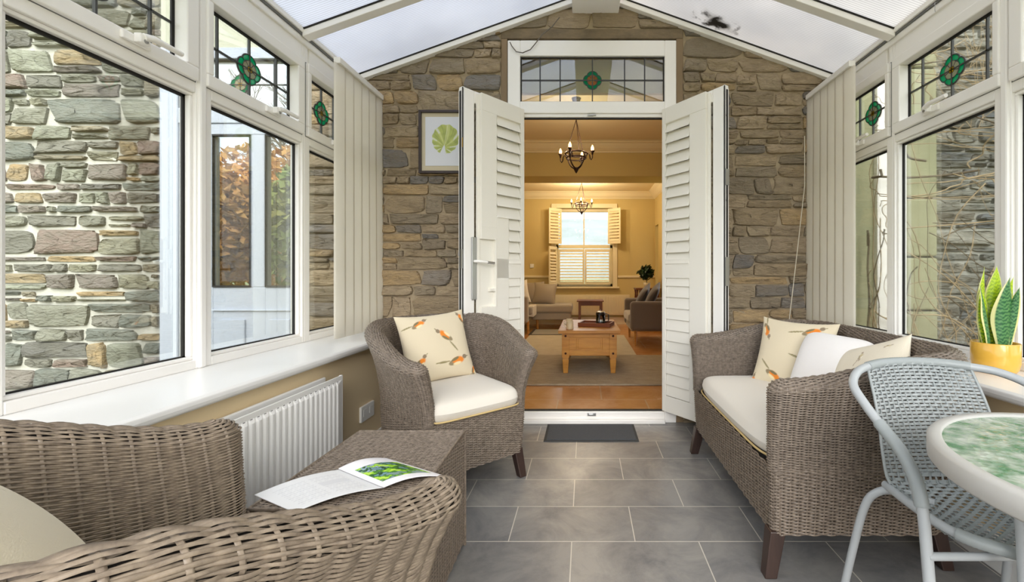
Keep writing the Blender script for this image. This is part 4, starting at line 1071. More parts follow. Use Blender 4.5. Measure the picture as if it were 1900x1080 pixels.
blinds('vertical_blind', 1.59, 1, 2.53, 3.03, 2.30, .69, 'ivory vertical blind stacked against the stone wall right of the door')
b = MB(); p0, p1, p2 = px(1493, 345, 2.99), px(1480, 460, 2.97), px(1459, 640, 2.93)
b.tube([p0 + Vector((0, 0, .35)), p0, p1, p2], .003, 6)
tag(b.build('blind_cord', M['cord']), 'thin pale pull cord hanging beside the right hand vertical blind', 'cord')
b = MB(); pts = [px(*q, YB - .035) for q in ((1038, 32), (1024, 50), (1006, 64), (994, 80), (984, 92), (970, 98), (958, 96), (950, 86), (946, 78))]
b.tube(pts, .0035, 6); tag(b.build('hanging_cable', M['cable']), 'loose grey cable looping over the top corner of the door frame', 'cable')
for sg, q in ((-1, (XL + .02, 2.05, 2.40)), (1, (XR - .02, 2.15, 2.40))):
    b = MB(); x, y, z = q; b.tube([(x + .02 * sg, y, z + .035), (x - .012 * sg, y, z + .035), (x - .012 * sg, y, z), (x - .005 * sg, y + .006, z - .008)], .0016, 5)
    tag(b.build('curtain_hook', M['steel']), 'small wire hook on the eaves beam of the %s' % ('left wall' if sg < 0 else 'right wall'), 'hook')

# ------------------------------------------------------------------ snake plant
PLX, PLY = 1.672, 1.735
pot = thing('plant_pot', 'mustard yellow glazed pot on the right window sill', 'plant pot', (PLX, PLY, .665))
b = MB(); b.lathe([(.0, .666), (.060, .666), (.071, .682), (.0765, .71), (.077, .785), (.075, .788), (.072, .785), (.071, .745), (0, .745)], PLX, PLY, 48); b.build('pot_body', M['mustard'], pot)
b = MB(); b.lathe([(0, .772), (.0705, .770), (.0705, .75)], PLX, PLY, 32); b.build('soil', M['soil'], pot)
sp_ = thing('snake_plant', 'variegated snake plant with yellow edged leaves in the mustard pot', 'plant', (PLX, PLY, .77))
def sleaf(x, y, rz_, h, w, lean, tw, yellow, seed):
    nr_, nc = 90, 23; rg = np.random.RandomState(seed)
    t = np.linspace(0, 1, nr_)[:, None]; s = np.linspace(-1, 1, nc)[None, :]
    prof = (np.sin(np.clip(.28 + t * .72, 0, 1) * pi) ** .7) * (.55 + .45 * np.sin(np.clip(t * 1.15, 0, 1) * pi * .62)); prof = prof / prof.max(); prof = np.where(t < .06, prof * 1, prof); prof = np.maximum(prof * (1 - t ** 14), .01)
    hw = w / 2 * prof; wave = .05 * np.sin(t * 11 + seed) * (np.abs(s) ** 2)
    X = s * hw; Y = (s ** 2) * hw * .45 + wave * w * .6; Z = t * h + 0 * s
    a = tw * t; X2 = X * np.cos(a) - Y * np.sin(a); Y2 = X * np.sin(a) + Y * np.cos(a)
    X2 = X2 + lean[0] * t ** 1.6; Y2 = Y2 + lean[1] * t ** 1.6
    ca, sa = math.cos(rz_), math.sin(rz_)
    P = np.stack([x + X2 * ca - Y2 * sa, y + X2 * sa + Y2 * ca, .765 + Z], -1)
    c = np.zeros((nr_, nc, 3)); g1, g2 = (rgb3(112, 170, 36), rgb3(196, 220, 40)) if yellow else (rgb3(30, 92, 52), rgb3(96, 148, 88))
    band = np.sin(t * h * 420 + 1.6 * np.sin(s * 6 + seed) + 1.2 * np.sin(t * 37 + s * 9) + .6 * np.sin(s * 21)); k_ = np.clip((band + .45) * 1.2, 0, 1)[..., None]
    if yellow:
        k_ = np.clip(k_ + .55 * t[..., None], 0, 1)
        dk = rgb3(58, 112, 40); g1 = g1 * .5 + dk * .5
    c[:] = g1 * (1 - k_) + g2 * k_
    ed = np.clip((np.abs(s) - (.74 if not yellow else .8)) / .08, 0, 1)[..., None] * np.ones((nr_, 1, 1)); c = c * (1 - ed) + rgb3(232, 226, 158) * ed
    P2 = P.copy(); P2[..., :2] += 0.0016
    n_ = nr_ * nc
    return np_mesh('leaf', np.concatenate([P.reshape(-1, 3), P2.reshape(-1, 3)]), np.concatenate([gridq(nr_, nc), gridq(nr_, nc, n_)[:, ::-1]]), M['leafp'], parent=sp_, col=np.concatenate([c.reshape(-1, 3)] * 2))
for i, (dx, dy, rz_, h, w, ln, tw, ye) in enumerate([
        (-.022, .030, .35, .33, .062, (-.004, .0), .2, True), (.022, .022, -.1, .335, .070, (.006, .0), -.2, True),
        (-.034, -.012, .5, .265, .055, (-.045, .02), .4, False), (.020, -.026, -.1, .285, .085, (.012, -.01), .25, False),
        (-.030, .012, .15, .25, .050, (-.022, .0), -.3, True), (.040, .0, -.6, .29, .045, (.030, .0), .5, True), (.044, -.014, -.8, .25, .045, (.036, .0), .1, False),
        (0, .040, .1, .24, .05, (0, .02), 0, False)]):
    sleaf(PLX + dx * .85, PLY + dy * .85, rz_, h, w, ln, tw, ye, i * 7 + 1)

# ------------------------------------------------------------------ round glass table
TCX, TCY, TR = 1.075, .765, .36
tb = thing('bistro_table', 'round bistro table with a grey rim and leaf reflections painted into the glass top', 'table', (TCX, TCY, 0))
b = MB(); b.lathe([(TR - .03, .655), (TR - .004, .655), (TR, .660), (TR, .695), (TR - .006, .702), (TR - .024, .702), (TR - .028, .698), (TR - .03, .655)], TCX, TCY, 96); b.build('rim', M['rim_metal'], tb)
gm = bpy.data.materials.new('hammered_glass_painted_reflection'); gm.use_nodes = True; N = gm.node_tree.nodes; L = gm.node_tree.links; bb = N['Principled BSDF']
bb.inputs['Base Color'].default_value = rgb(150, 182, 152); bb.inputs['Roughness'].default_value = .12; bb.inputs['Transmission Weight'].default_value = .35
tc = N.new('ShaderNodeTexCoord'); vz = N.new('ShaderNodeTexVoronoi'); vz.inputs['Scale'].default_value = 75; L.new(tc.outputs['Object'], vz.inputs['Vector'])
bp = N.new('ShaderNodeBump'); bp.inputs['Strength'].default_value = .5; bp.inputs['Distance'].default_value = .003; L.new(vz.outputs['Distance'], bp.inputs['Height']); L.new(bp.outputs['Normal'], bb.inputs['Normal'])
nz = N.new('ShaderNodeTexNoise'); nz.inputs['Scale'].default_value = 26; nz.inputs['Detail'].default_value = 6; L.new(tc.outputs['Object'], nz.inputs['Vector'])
rp = N.new('ShaderNodeValToRGB'); rp.color_ramp.elements[0].position = .35; rp.color_ramp.elements[1].position = .65; rp.color_ramp.elements[0].color = rgb(112, 164, 122); rp.color_ramp.elements[1].color = rgb(232, 240, 226)  # speckled green and white leaf reflection, painted into the base colour
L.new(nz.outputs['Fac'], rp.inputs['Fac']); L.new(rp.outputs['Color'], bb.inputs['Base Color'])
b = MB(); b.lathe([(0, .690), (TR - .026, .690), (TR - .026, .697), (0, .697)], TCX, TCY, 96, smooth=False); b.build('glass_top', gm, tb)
b = MB(); b.lathe([(0, .7035), (.032, .7025), (.034, .698), (0, .6975)], 1.105, 1.015, 24); b.build('hub_cap', M['white_gloss'], tb)
for i in range(4):
    a = R(122) + i * pi / 2; b = MB(); ex, ey = math.cos(a), math.sin(a)
    b.tube([(TCX + ex * .22, TCY + ey * .22, .69), (TCX + ex * .21, TCY + ey * .21, .58), (TCX + ex * .20, TCY + ey * .20, .3), (TCX + ex * .26, TCY + ey * .26, .012)], .011, 10); b.build('leg', M['grey_metal'], tb)

# ------------------------------------------------------------------ grey woven garden chair
gc = thing('garden_chair', 'grey woven bistro chair with a curved metal arm loop, pushed up to the glass table', 'chair', (1.09, 1.2, 0))
def smooth_path(P, n=10):
    P = [np.array(p, float) for p in P]; out = []
    for i in range(len(P) - 1):
        p0 = P[max(i - 1, 0)]; p1 = P[i]; p2 = P[i + 1]; p3 = P[min(i + 2, len(P) - 1)]
        for j in range(n):
            t = j / n; out.append(.5 * ((2 * p1) + (-p0 + p2) * t + (2 * p0 - 5 * p1 + 4 * p2 - p3) * t * t + (-p0 + 3 * p1 - 3 * p2 + p3) * t ** 3))
    out.append(P[-1]); return [Vector(p) for p in out]
CX = 1.085
half = [(0, 1.425, .772), (.09, 1.415, .770), (.165, 1.385, .764), (.225, 1.345, .754), (.268, 1.295, .728), (.274, 1.235, .690), (.270, 1.165, .645), (.266, 1.10, .605), (.264, 1.055, .550), (.266, 1.03, .48), (.272, 1.005, .34), (.280, .975, .17), (.288, .95, .008)]
full = [(CX - x, y, z) for x, y, z in half[::-1]] + [(CX + x, y, z) for x, y, z in half[1:]]
arc = smooth_path(full, 10)
b = MB(); b.tube(arc, .0125, 14); b.build('arm_loop', M['grey_metal'], gc)
def wrap(path, r, n_turn, name):
    b = MB(); P, Ln = resample([tuple(p) for p in path], n_turn * 2 + 1)
    rs = [r if i % 2 else r * .94 for i in range(len(P))]
    b.tube([tuple(p) for p in P], rs, 14); return b.build(name, M['grey_strand'], gc)
ia = [i for i, p in enumerate(arc)]
def seg(cond): return [p for p in arc if cond(p)]
wrap(seg(lambda p: abs(p.x - CX) < .170 and p.z > .735), .0155, 40, 'top_wrap')
wrap(seg(lambda p: p.x < CX and .49 < p.z < .655 and p.y < 1.25), .0165, 20, 'arm_wrap')
wrap(seg(lambda p: p.x > CX and .49 < p.z < .655 and p.y < 1.25), .0165, 20, 'arm_wrap')
# seat ring
ring = []
SW = .185; y0_, y1_ = .985, 1.275; zr = .435
ringpts = [(CX - SW, 1.275, zr), (CX - SW - .012, 1.18, zr + .003), (CX - SW - .012, 1.08, zr + .003), (CX - SW + .01, 1.02, zr), (CX - SW + .06, .982, zr - .004), (CX - .06, .955, zr - .008), (CX + .06, .955, zr - .008), (CX + SW - .06, .982, zr - .004), (CX + SW - .01, 1.02, zr), (CX + SW + .012, 1.08, zr + .003), (CX + SW + .012, 1.18, zr + .003), (CX + SW, 1.275, zr)]
rp_ = smooth_path(ringpts, 8)
b = MB(); b.tube(rp_, .0115, 12); b.build('seat_ring', M['grey_metal'], gc)
P_ = [p for p in rp_ if p.y < 1.035]; wrap(P_, .0155, 46, 'front_wrap')
# rear legs, one bent tube each side passing under the seat
for sx in (-1, 1):
    pth = smooth_path([(CX + sx * .10, 1.20, .418), (CX + sx * .165, 1.255, .425), (CX + sx * .205, 1.285, .405), (CX + sx * .228, 1.305, .35), (CX + sx * .245, 1.335, .20), (CX + sx * .262, 1.37, .008)], 8)
    b = MB(); b.tube(pth, .0115, 12); b.build('rear_leg', M['grey_metal'], gc)
b = MB(); b.tube([(CX - .272, 1.01, .395), (CX + .272, 1.01, .395)], .0095, 10)
b.tube([(CX - .275, .995, .335), (CX - .10, .99, .325), (CX + .10, .99, .325), (CX + .275, .995, .335)], .0095, 10); b.build('stretcher', M['grey_metal'], gc)
# woven panel: back top -> seat front
prof = smooth_path([(0, 1.412, .768), (0, 1.378, .69), (0, 1.335, .60), (0, 1.300, .52), (0, 1.262, .455), (0, 1.20, .425), (0, 1.10, .418), (0, 1.02, .424), (0, .965, .428)], 20)
prof = np.array([tuple(p) for p in prof]); 
def panel(pitch, ds, transpose=False):
    L_ = np.sum(np.linalg.norm(np.diff(prof, axis=0), axis=1)); nrr = int(L_ / (pitch if not transpose else ds)); pr_, _ = resample(prof, nrr)
    t = np.linspace(0, 1, nrr); y = pr_[:, 1]; z = pr_[:, 2]
    hw = np.where(z > .46, .165 + .02 * (1 - (z - .46) / .33), .185) ; hw = np.where((y < 1.03) & (z < .44), np.interp(y, [.955, .985, 1.03], [.07, .135, .183]), hw)
    ncc = int(.37 / (ds if not transpose else pitch)); u = np.linspace(-1, 1, ncc)[None, :]
    X = CX + u * hw[:, None]; bow = np.where(z > .46, .030 * np.clip((z - .46) / .2, 0, 1), 0)[:, None]
    Y = y[:, None] - bow * u ** 2 - .0 ; Z = z[:, None] - np.where(z[:, None] < .46, .012 * (1 - u ** 2), 0) - .012 * u ** 2 * np.clip((z[:, None] - .7) / .09, 0, 1)
    Pn = np.stack([X, Y, Z], -1)
    return Pn.transpose(1, 0, 2) if transpose else Pn
G1 = panel(.0108, .0056); G2 = panel(.0170, .0054, True)
A = weave(G1, 3, .0034, wf=.78, t=.0020, backing=False, stakes=False, seed=4)
B_ = weave(G2, 2, .0014, wf=.40, t=.0016, backing=False, stakes=False, seed=5)
V, Q, m = merge([A, B_]); o = np_mesh('woven_seat', V, Q, [M['grey_strand']], mi=m, parent=gc)
sd = o.modifiers.new('solid', 'SOLIDIFY'); sd.thickness = .0012
# side frame tubes of the back panel
for sx in (-1, 1):
    b = MB(); pts = [(CX + sx * (.165 + .02 * (1 - (z - .46) / .33) if z > .46 else .185), y - (.030 * min(max((z - .46) / .2, 0), 1)), z - .012 * min(max((z - .7) / .09, 0), 1)) for _, y, z in prof[:90:6]]
    b.tube(pts, .0045, 8); b.build('back_rail', M['grey_strand'], gc)

# ================================================================== living room beyond the doors
b = MB(); b.box(-2.0, 2.9, YB + .03, 9.0, -.06, .02); tag(b.build('floor_living_room', M['flag']), kind='structure')
b = MB(); b.box(-2.0, 2.9, 3.26, 6.04, 2.92, 2.98); tag(b.build('ceiling_front_room', M['ceil_in']), kind='structure')
b = MB(); b.box(-2.0, 2.9, 6.5, 9.0, 2.75, 2.98); tag(b.build('ceiling_far_room', M['ceil_in']), kind='structure')
b = MB(); b.box(-2.0, 2.9, 6.04, 6.5, 2.45, 2.98); b.box(-2.0, -1.6, 6.04, 6.5, .02, 2.45); b.box(1.75, 2.9, 6.04, 6.5, .02, 2.45); tag(b.build('wall_dividing_beam', M['yellow_wall'], bevel=.004), kind='structure')
b = MB(); b.box(-2.1, -2.0, 3.2, 9.1, .02, 2.98); tag(b.build('wall_living_left', M['yellow_wall']), kind='structure')
b = MB(); b.box(2.9, 3.0, 3.32, 6.3, .02, 2.98); tag(b.build('wall_living_right', M['yellow_wall']), kind='structure')
b = MB(); b.box(-2.0, -.75, 3.26, 3.30, .02, 2.98); b.box(.85, 2.9, 3.26, 3.30, .02, 2.98); b.box(-.75, .85, 3.26, 3.30, 2.45, 2.98); tag(b.build('wall_living_front', M['yellow_wall']), kind='structure')
b = MB(); b.box(-2.1, 3.0, 3.32, 9.1, 2.98, 3.05); tag(b.build('ceiling_upper_floor', M['yellow_wall']), kind='structure')
# far wall with window opening X -.64..0.62, Z .80..2.44
FX0, FX1, FZ0, FZ1, YF = -.60, .58, .80, 2.42, 8.8
b = MB(); b.box(-2.0, FX0, YF, YF + .3, .02, 2.98); b.box(FX1, 1.9, YF, YF + .3, .02, 2.98); b.box(FX0, FX1, YF, YF + .3, .02, FZ0); b.box(FX0, FX1, YF, YF + .3, FZ1, 2.98)
tag(b.build('wall_far', M['yellow_wall']), kind='structure')
b = MB(); b.box(1.45, 1.55, 7.3, 8.40, .02, 2.98); b.box(1.45, 1.55, 8.40, 8.8, 2.05, 2.98); b.box(1.9, 1.95, 8.3, 8.9, .02, 2.98); b.box(1.45, 1.55, 8.72, 8.8, .02, 2.05)
tag(b.build('wall_far_right', M['yellow_wall']), kind='structure')
# cornices
def cornice(nm, y, x0, x1, z, s):
    pr_ = [(0, 0), (0, -.14), (-.012, -.14), (-.02, -.12), (-.03, -.115), (-.06, -.09), (-.085, -.055), (-.10, -.03), (-.125, -.022), (-.125, -.01), (-.15, 0)]
    b = MB(); b.prism(pr_, lambda a, c, t: (t, y + a * s, z + c), x0, x1); return tag(b.build(nm, M['cream_trim'], bevel=.002), kind='structure')
cornice('trim_31', 6.039, -2.0, 2.9, 2.92, 1); cornice('trim_32', 8.799, -2.0, 1.45, 2.75, 1)
b = MB(); pr_ = [(0, 0), (0, -.14), (-.03, -.115), (-.085, -.055), (-.125, -.02), (-.15, 0)]; b.prism(pr_, lambda a, c, t: (1.449 + a, t, 2.75 + c), 6.5, 8.8); tag(b.build('trim_33', M['cream_trim']), kind='structure')
b = MB(); b.box(-2, FX0 - .1, YF - .025, YF, .985, 1.03); b.box(FX1 + .1, 1.45, YF - .025, YF, .985, 1.03); tag(b.build('trim_34', M['cream_trim'], bevel=.005), kind='structure')
b = MB(); b.box(-2, 1.45, YF - .02, YF, .02, .17); tag(b.build('baseboard_far', M['cream_trim'], bevel=.004), kind='structure')
# far window
b = MB(); w_ = .07
b.box(FX0 - .09, FX0, YF - .03, YF + .01, FZ0, FZ1 + .09); b.box(FX1, FX1 + .09, YF - .03, YF + .01, FZ0, FZ1 + .09); b.box(FX0, FX1, YF - .03, YF + .01, FZ1, FZ1 + .09)
b.box(FX0, FX0 + .05, YF + .12, YF + .2, FZ0, FZ1); b.box(FX1 - .05, FX1, YF + .12, YF + .2, FZ0, FZ1); b.box(FX0, FX1, YF + .12, YF + .2, FZ1 - .06, FZ1); b.box(FX0, FX1, YF + .12, YF + .2, FZ0, FZ0 + .06); b.box(FX0, FX1, YF + .12, YF + .2, 1.60, 1.67)
b.box(-.03, -.005, YF + .14, YF + .18, FZ0, FZ1)
wf = b.build('window_11', M['cream_trim'], bevel=.004); tag(wf, kind='structure')
b = MB(); b.box(FX0, FX1, YF + .155, YF + .16, FZ0, FZ1); b.build('glass_pane', M['glass'], wf)
b = MB(); b.box(FX0 - .13, FX1 + .13, YF - .07, YF + .12, FZ0 - .035, FZ0); b.build('window_sill', M['cream_trim'], wf, bevel=.006)
def int_shutter(hx, sd, z0, z1, wd, ang, y, label, closed=False):
    root = thing('window_shutter', label, 'shutter', (hx, y, z0), 0)
    ca, sa = math.cos(ang), math.sin(ang); U = Vector((sd * ca, -sa, 0)); Nn = Vector((sd * sa, ca, 0))
    Mx = Matrix(((U.x, Nn.x, 0, hx), (U.y, Nn.y, 0, y), (0, 0, 1, 0), (0, 0, 0, 1)))
    b = MB(); s = .035
    for q in ((0, s, z0, z1), (wd - s, wd, z0, z1), (s, wd - s, z0, z0 + .06), (s, wd - s, z1 - .06, z1)): b.box(q[0], q[1], -.012, .012, q[2], q[3], 0, Mx)
    b.build('shutter_frame', M['cream_trim'], root, bevel=.002)
    b = MB(); z = z0 + .085
    while z < z1 - .075:
        t = R(40 if not closed else 62); dn, dz = .030 * math.sin(t), .030 * math.cos(t)
        v = [Mx @ Vector((u_, n_, z + zz_)) for u_ in (s, wd - s) for n_, zz_ in ((-dn, -dz - .003), (-dn, -dz + .003), (dn, dz + .003), (dn, dz - .003))]
        b.hexa(v); z += .062
    b.build('louvres', M['cream_trim'], root)
int_shutter(FX0 + .12, -1, 1.68, FZ1 - .02, .30, R(35), YF - .04, 'open louvred shutter left of the upper part of the far window')
int_shutter(FX1 - .10, 1, 1.68, FZ1 - .02, .30, R(35), YF - .04, 'open louvred shutter right of the upper part of the far window')
int_shutter(FX0 + .02, -1, .84, 1.62, .30, R(64), YF - .04, 'open louvred shutter left of the lower part of the far window')
int_shutter(FX0 + .05, 1, .84, 1.58, .54, 0, YF + .09, 'closed louvred shutter covering the lower left half of the far window', True)
int_shutter(FX0 + .60, 1, .84, 1.58, .54, 0, YF + .09, 'closed louvred shutter covering the lower right half of the far window', True)

# chandeliers
def chandelier(cx, cy, zr_, zc, rot, label, lit):
    root = thing('chandelier', label, 'chandelier', (cx, cy, zr_), 0, 'wrought iron chandeliers')
    b = MB(); rr = .115
    b.tube([(cx + rr * math.cos(i * pi / 12), cy + rr * math.sin(i * pi / 12), zr_) for i in range(24)], .009, 6, closed=True)
    b.tube([(cx + rr * .9 * math.cos(i * pi / 12), cy + rr * .9 * math.sin(i * pi / 12), zr_ - .045) for i in range(24)], .007, 6, closed=True)
    for k in range(4):
        a = rot + k * pi / 2
        b.tube([(cx + rr * math.cos(t) * math.cos(a), cy + rr * math.cos(t) * math.sin(a), zr_ - rr * 1.35 * math.sin(t)) for t in np.linspace(0, pi / 2, 10)], .008, 6)
    b.lathe([(0, zr_ - .21), (.008, zr_ - .20), (.022, zr_ - .175), (.03, zr_ - .16), (.014, zr_ - .145), (0, zr_ - .14)], cx, cy, 12)
    b.build('iron_basket', M['iron'], root)
    b = MB()
    for k in range(3):
        a = rot + .4 + k * 2 * pi / 3; b.tube([(cx + rr * math.cos(a), cy + rr * math.sin(a), zr_), (cx, cy, zr_ + .36)], .004, 5)
    b.tube([(cx, cy, zr_ + .36), (cx, cy, zc)], .006, 6); b.lathe([(0, zc), (.05, zc), (.04, zc - .03), (.01, zc - .04)], cx, cy, 16)
    b.build('suspension_chain', M['iron'], root)
    for k in range(4):
        a = rot + k * pi / 2 + .3; ca, sa = math.cos(a), math.sin(a); f = lambda r, z: (cx + r * ca, cy + r * sa, zr_ + z)
        b = MB(); b.tube([f(.10, -.06), f(.118, -.02), f(.135, .0), f(.15, -.03), f(.155, -.065), f(.167, -.08), f(.179, -.06), f(.18, -.02)], .006, 6)
        b.lathe([(0, -.03), (.008, -.028), (.012, -.005), (.026, .012), (.022, .014), (.0, .008)], cx + .18 * ca, cy + .18 * sa, 12, zoff=zr_)
        arm = b.build('candle_arm', M['iron'], root)
        if k in lit:
            b = MB(); b.lathe([(0, .012), (.011, .014), (.016, .03), (.014, .048), (.007, .064), (0, .075)], cx + .18 * ca, cy + .18 * sa, 12, zoff=zr_); b.build('candle_bulb', M['bulb'], arm)
            ld = bpy.data.lights.new('bulb_light', 'POINT'); ld.energy = 1.8 if cy < 6 else 5.5; ld.color = (1, .80, .54); ld.shadow_soft_size = .03
            lo = bpy.data.objects.new('bulb_light', ld); C.objects.link(lo); lo.parent = root; lo.location = (.20 * ca, .20 * sa, .11)
chandelier(-.09, 4.5, 2.335, 2.92, 2.5, 'lit wrought iron chandelier hanging nearest, in the front living room', (0, 1, 2, 3))
chandelier(-.055, 7.6, 2.325, 2.75, 2.8, 'smaller looking wrought iron chandelier farther back, in front of the far window', (0, 1, 2, 3))

# coffee table
ct = thing('coffee_table', 'rustic waxed pine coffee table with dark studs and panelled end', 'coffee table', (.03, 4.8, .02))
x0, x1, y0, y1 = -.235, .33, 4.38, 5.35
b = MB(); b.box(x0 - .035, x1 + .035, y0 - .04, y1 + .04, .455, .482)
for i in range(4): b.box(x0 - .037, x1 + .037, y0 - .04 + (y1 - y0 + .08) * i / 4, y0 - .04 + (y1 - y0 + .08) * (i + 1) / 4 - .004, .48, .486)
b.build('table_top', M['pine'], ct, bevel=.006)
for (lx, ly) in ((x0, y0), (x1 - .075, y0), (x0, y1 - .075), (x1 - .075, y1 - .075)):
    b = MB(); b.box(lx, lx + .075, ly, ly + .075, .20, .455); b.box(lx + .008, lx + .067, ly + .008, ly + .067, .185, .20); b.hexa([(lx + .014, ly + .014, .039), (lx + .061, ly + .014, .039), (lx + .061, ly + .061, .039), (lx + .014, ly + .061, .039), (lx + .004, ly + .004, .185), (lx + .071, ly + .004, .185), (lx + .071, ly + .071, .185), (lx + .004, ly + .071, .185)])
    lg = b.build('leg', M['pine'], ct, bevel=.003)
    if ly == y0:
        for z_ in (.245, .425):
            b = MB(); b.lathe([(0, -.012), (.008, -.009), (.012, 0), (0, 0)], 0, 0, 12)
            b.v = [(lx + .0375 + x_, ly + zz_, z_ + y_) for x_, y_, zz_ in b.v]
            b.build('stud', M['stud'], lg)
b = MB(); b.box(x0 + .07, x1 - .07, y0 + .015, y0 + .04, .22, .28); b.box(x0 + .07, x1 - .07, y0 + .015, y0 + .04, .405, .455); b.box(x0 + .07, x0 + .15, y0 + .015, y0 + .04, .28, .405); b.box(x1 - .15, x1 - .07, y0 + .015, y0 + .04, .28, .405); b.box(x0 + .14, x1 - .14, y0 + .024, y0 + .04, .27, .41)
b.box(x0 + .165, x1 - .165, y0 + .018, y0 + .03, .295, .39)
for s_ in (x0 + .015, x1 - .04): b.box(s_, s_ + .025, y0 + .07, y1 - .07, .22, .455)
b.box(x0 + .07, x1 - .07, y1 - .04, y1 - .015, .22, .455)
b.build('apron_panel', M['pine'], ct, bevel=.004)
# things on the coffee table
for i, (mx, my, lb) in enumerate(((-.155, 4.43, 'cream mug on the near left corner of the pine coffee table'), (-.165, 4.62, 'cream mug standing behind the nearer mug on the coffee table'))):
    r_ = thing('mug', lb, 'mug', (mx, my, .486), 0, 'cream mugs')
    b = MB(); b.lathe([(0, .487), (.034, .487), (.036, .50), (.036, .575), (.032, .575), (.032, .50), (0, .498)], mx, my, 24); b.build('mug_body', M['mug'], r_)
    b = MB(); b.tube([(mx - .034, my, .56), (mx - .058, my, .555), (mx - .060, my, .525), (mx - .034, my, .51)], .005, 8); b.build('handle', M['mug'], r_)
tr = thing('serving_tray', 'chestnut wooden tray on the pine coffee table', 'tray', (.14, 4.75, .486), 0)
b = MB(); Rm = Matrix.Translation((.13, 4.75, 0)) @ Matrix.Rotation(-.25, 4, 'Z'); b.box(-.17, .17, -.12, .12, .487, .496, 0, Rm); b.box(-.18, .18, -.13, -.115, .487, .53, 0, Rm); b.box(-.18, .18, .115, .13, .487, .53, 0, Rm); b.box(-.18, -.165, -.115, .115, .487, .53, 0, Rm); b.box(.165, .18, -.115, .115, .487, .53, 0, Rm); b.build('tray_body', M['tray'], tr, bevel=.004)
cf = thing('coffee_press', 'glass coffee press with black frame standing on the tray', 'coffee press', (.175, 4.78, .497))
cfx, cfy = .175, 4.76
b = MB(); b.lathe([(.047, .505), (.047, .635), (.049, .635), (.049, .505)], cfx, cfy, 24); b.build('beaker', M['clear'], cf)
b = MB(); b.lathe([(0, .498), (.05, .498), (.052, .53), (.049, .535), (0, .53)], cfx, cfy, 24); b.lathe([(.05, .61), (.052, .61), (.052, .625), (.05, .625), (.05, .61)], cfx, cfy, 24)
for k in range(3): a = k * 2.1 + 4.4; b.box(cfx + .05 * math.cos(a) - .006, cfx + .05 * math.cos(a) + .006, cfy + .05 * math.sin(a) - .003, cfy + .05 * math.sin(a) + .003, .52, .62)
b.tube([(cfx + .05, cfy, .62), (cfx + .09, cfy - .01, .61), (cfx + .09, cfy - .01, .54), (cfx + .05, cfy, .53)], .006, 6); b.build('press_frame', M['black'], cf)
b = MB(); b.lathe([(0, .65), (.03, .648), (.05, .64), (.05, .632), (0, .632)], cfx, cfy, 24); b.tube([(cfx, cfy, .645), (cfx, cfy, .665)], .004, 8); b.build('lid', M['steel'], cf)

# rugs
rg_ = thing('rug', 'taupe shaggy rug nearest the doorway under the coffee table', 'rug', (.1, 4.6, .02)); b = MB(); b.box(-.80, 1.05, 3.97, 5.40, .021, .038); b.build('pile', M['rug'], rg_, bevel=.006)
rg2 = thing('rug', 'pale cream woven rug behind the taupe rug', 'rug', (.0, 6.2, .02)); b = MB(); b.box(-.93, .66, 5.44, 7.2, .021, .030); b.build('pile', M['rug_pale'], rg2)
rg3 = thing('rug', 'grey rug with a dark border in front of the chaise', 'rug', (-.7, 7.6, .02)); b = MB(); b.box(-.96, -.2, 7.22, 7.96, .021, .030); b.build('rug_border', M['rug_border'], rg3); b = MB(); b.box(-.91, -.25, 7.27, 7.91, .030, .033); b.build('rug_field', M['rug_grey'], rg3)

# grey armchair on the right
ga = thing('armchair', 'taupe upholstered armchair on wooden legs at the right of the living room', 'armchair', (1.1, 6.6, .02))
def rbox(name, x0, x1, y0, y1, z0, z1, m_, root, bv=.04):
    b = MB(); b.box(x0, x1, y0, y1, z0, z1); return b.build(name, m_, root, bevel=bv, seg=4)
rbox('arm', .66, 1.50, 6.12, 6.25, .24, .665, M['sofa_grey'], ga, .05); rbox('arm', .66, 1.50, 7.02, 7.15, .24, .665, M['sofa_grey'], ga, .05)
rbox('backrest', 1.36, 1.56, 6.15, 7.12, .24, .84, M['sofa_grey'], ga, .05); rbox('seat_base', .68, 1.4, 6.24, 7.03, .22, .34, M['sofa_light'], ga, .02); rbox('seat_pad', .64, 1.38, 6.255, 7.015, .335, .475, M['sofa_light'], ga, .04)
for (lx, ly) in ((.74, 6.2), (.74, 7.05), (1.45, 6.2), (1.45, 7.05)):
    b = MB(); b.tube([(lx, ly, .25), (lx + (.0 if lx < 1 else .04), ly, .02)], [.024, .015], 10); b.build('leg', M['pine'], ga)
for i, (cx_, cy_, lb) in enumerate(((1.04, 6.55, 'charcoal cushion on the taupe armchair, the nearer of the two'), (.93, 6.85, 'charcoal cushion on the taupe armchair, the farther of the two'))):
    o = pillow('scatter_cushion', .42, .42, .14, M['cush_dark'], n=24, pinch=.1, seed=i); tag(o, lb, 'cushion', 'charcoal cushions on the taupe armchair'); orient(o, (cx_, cy_, .72 - .02 * i), (.25, .97, .25), (.45, -.3, .85))
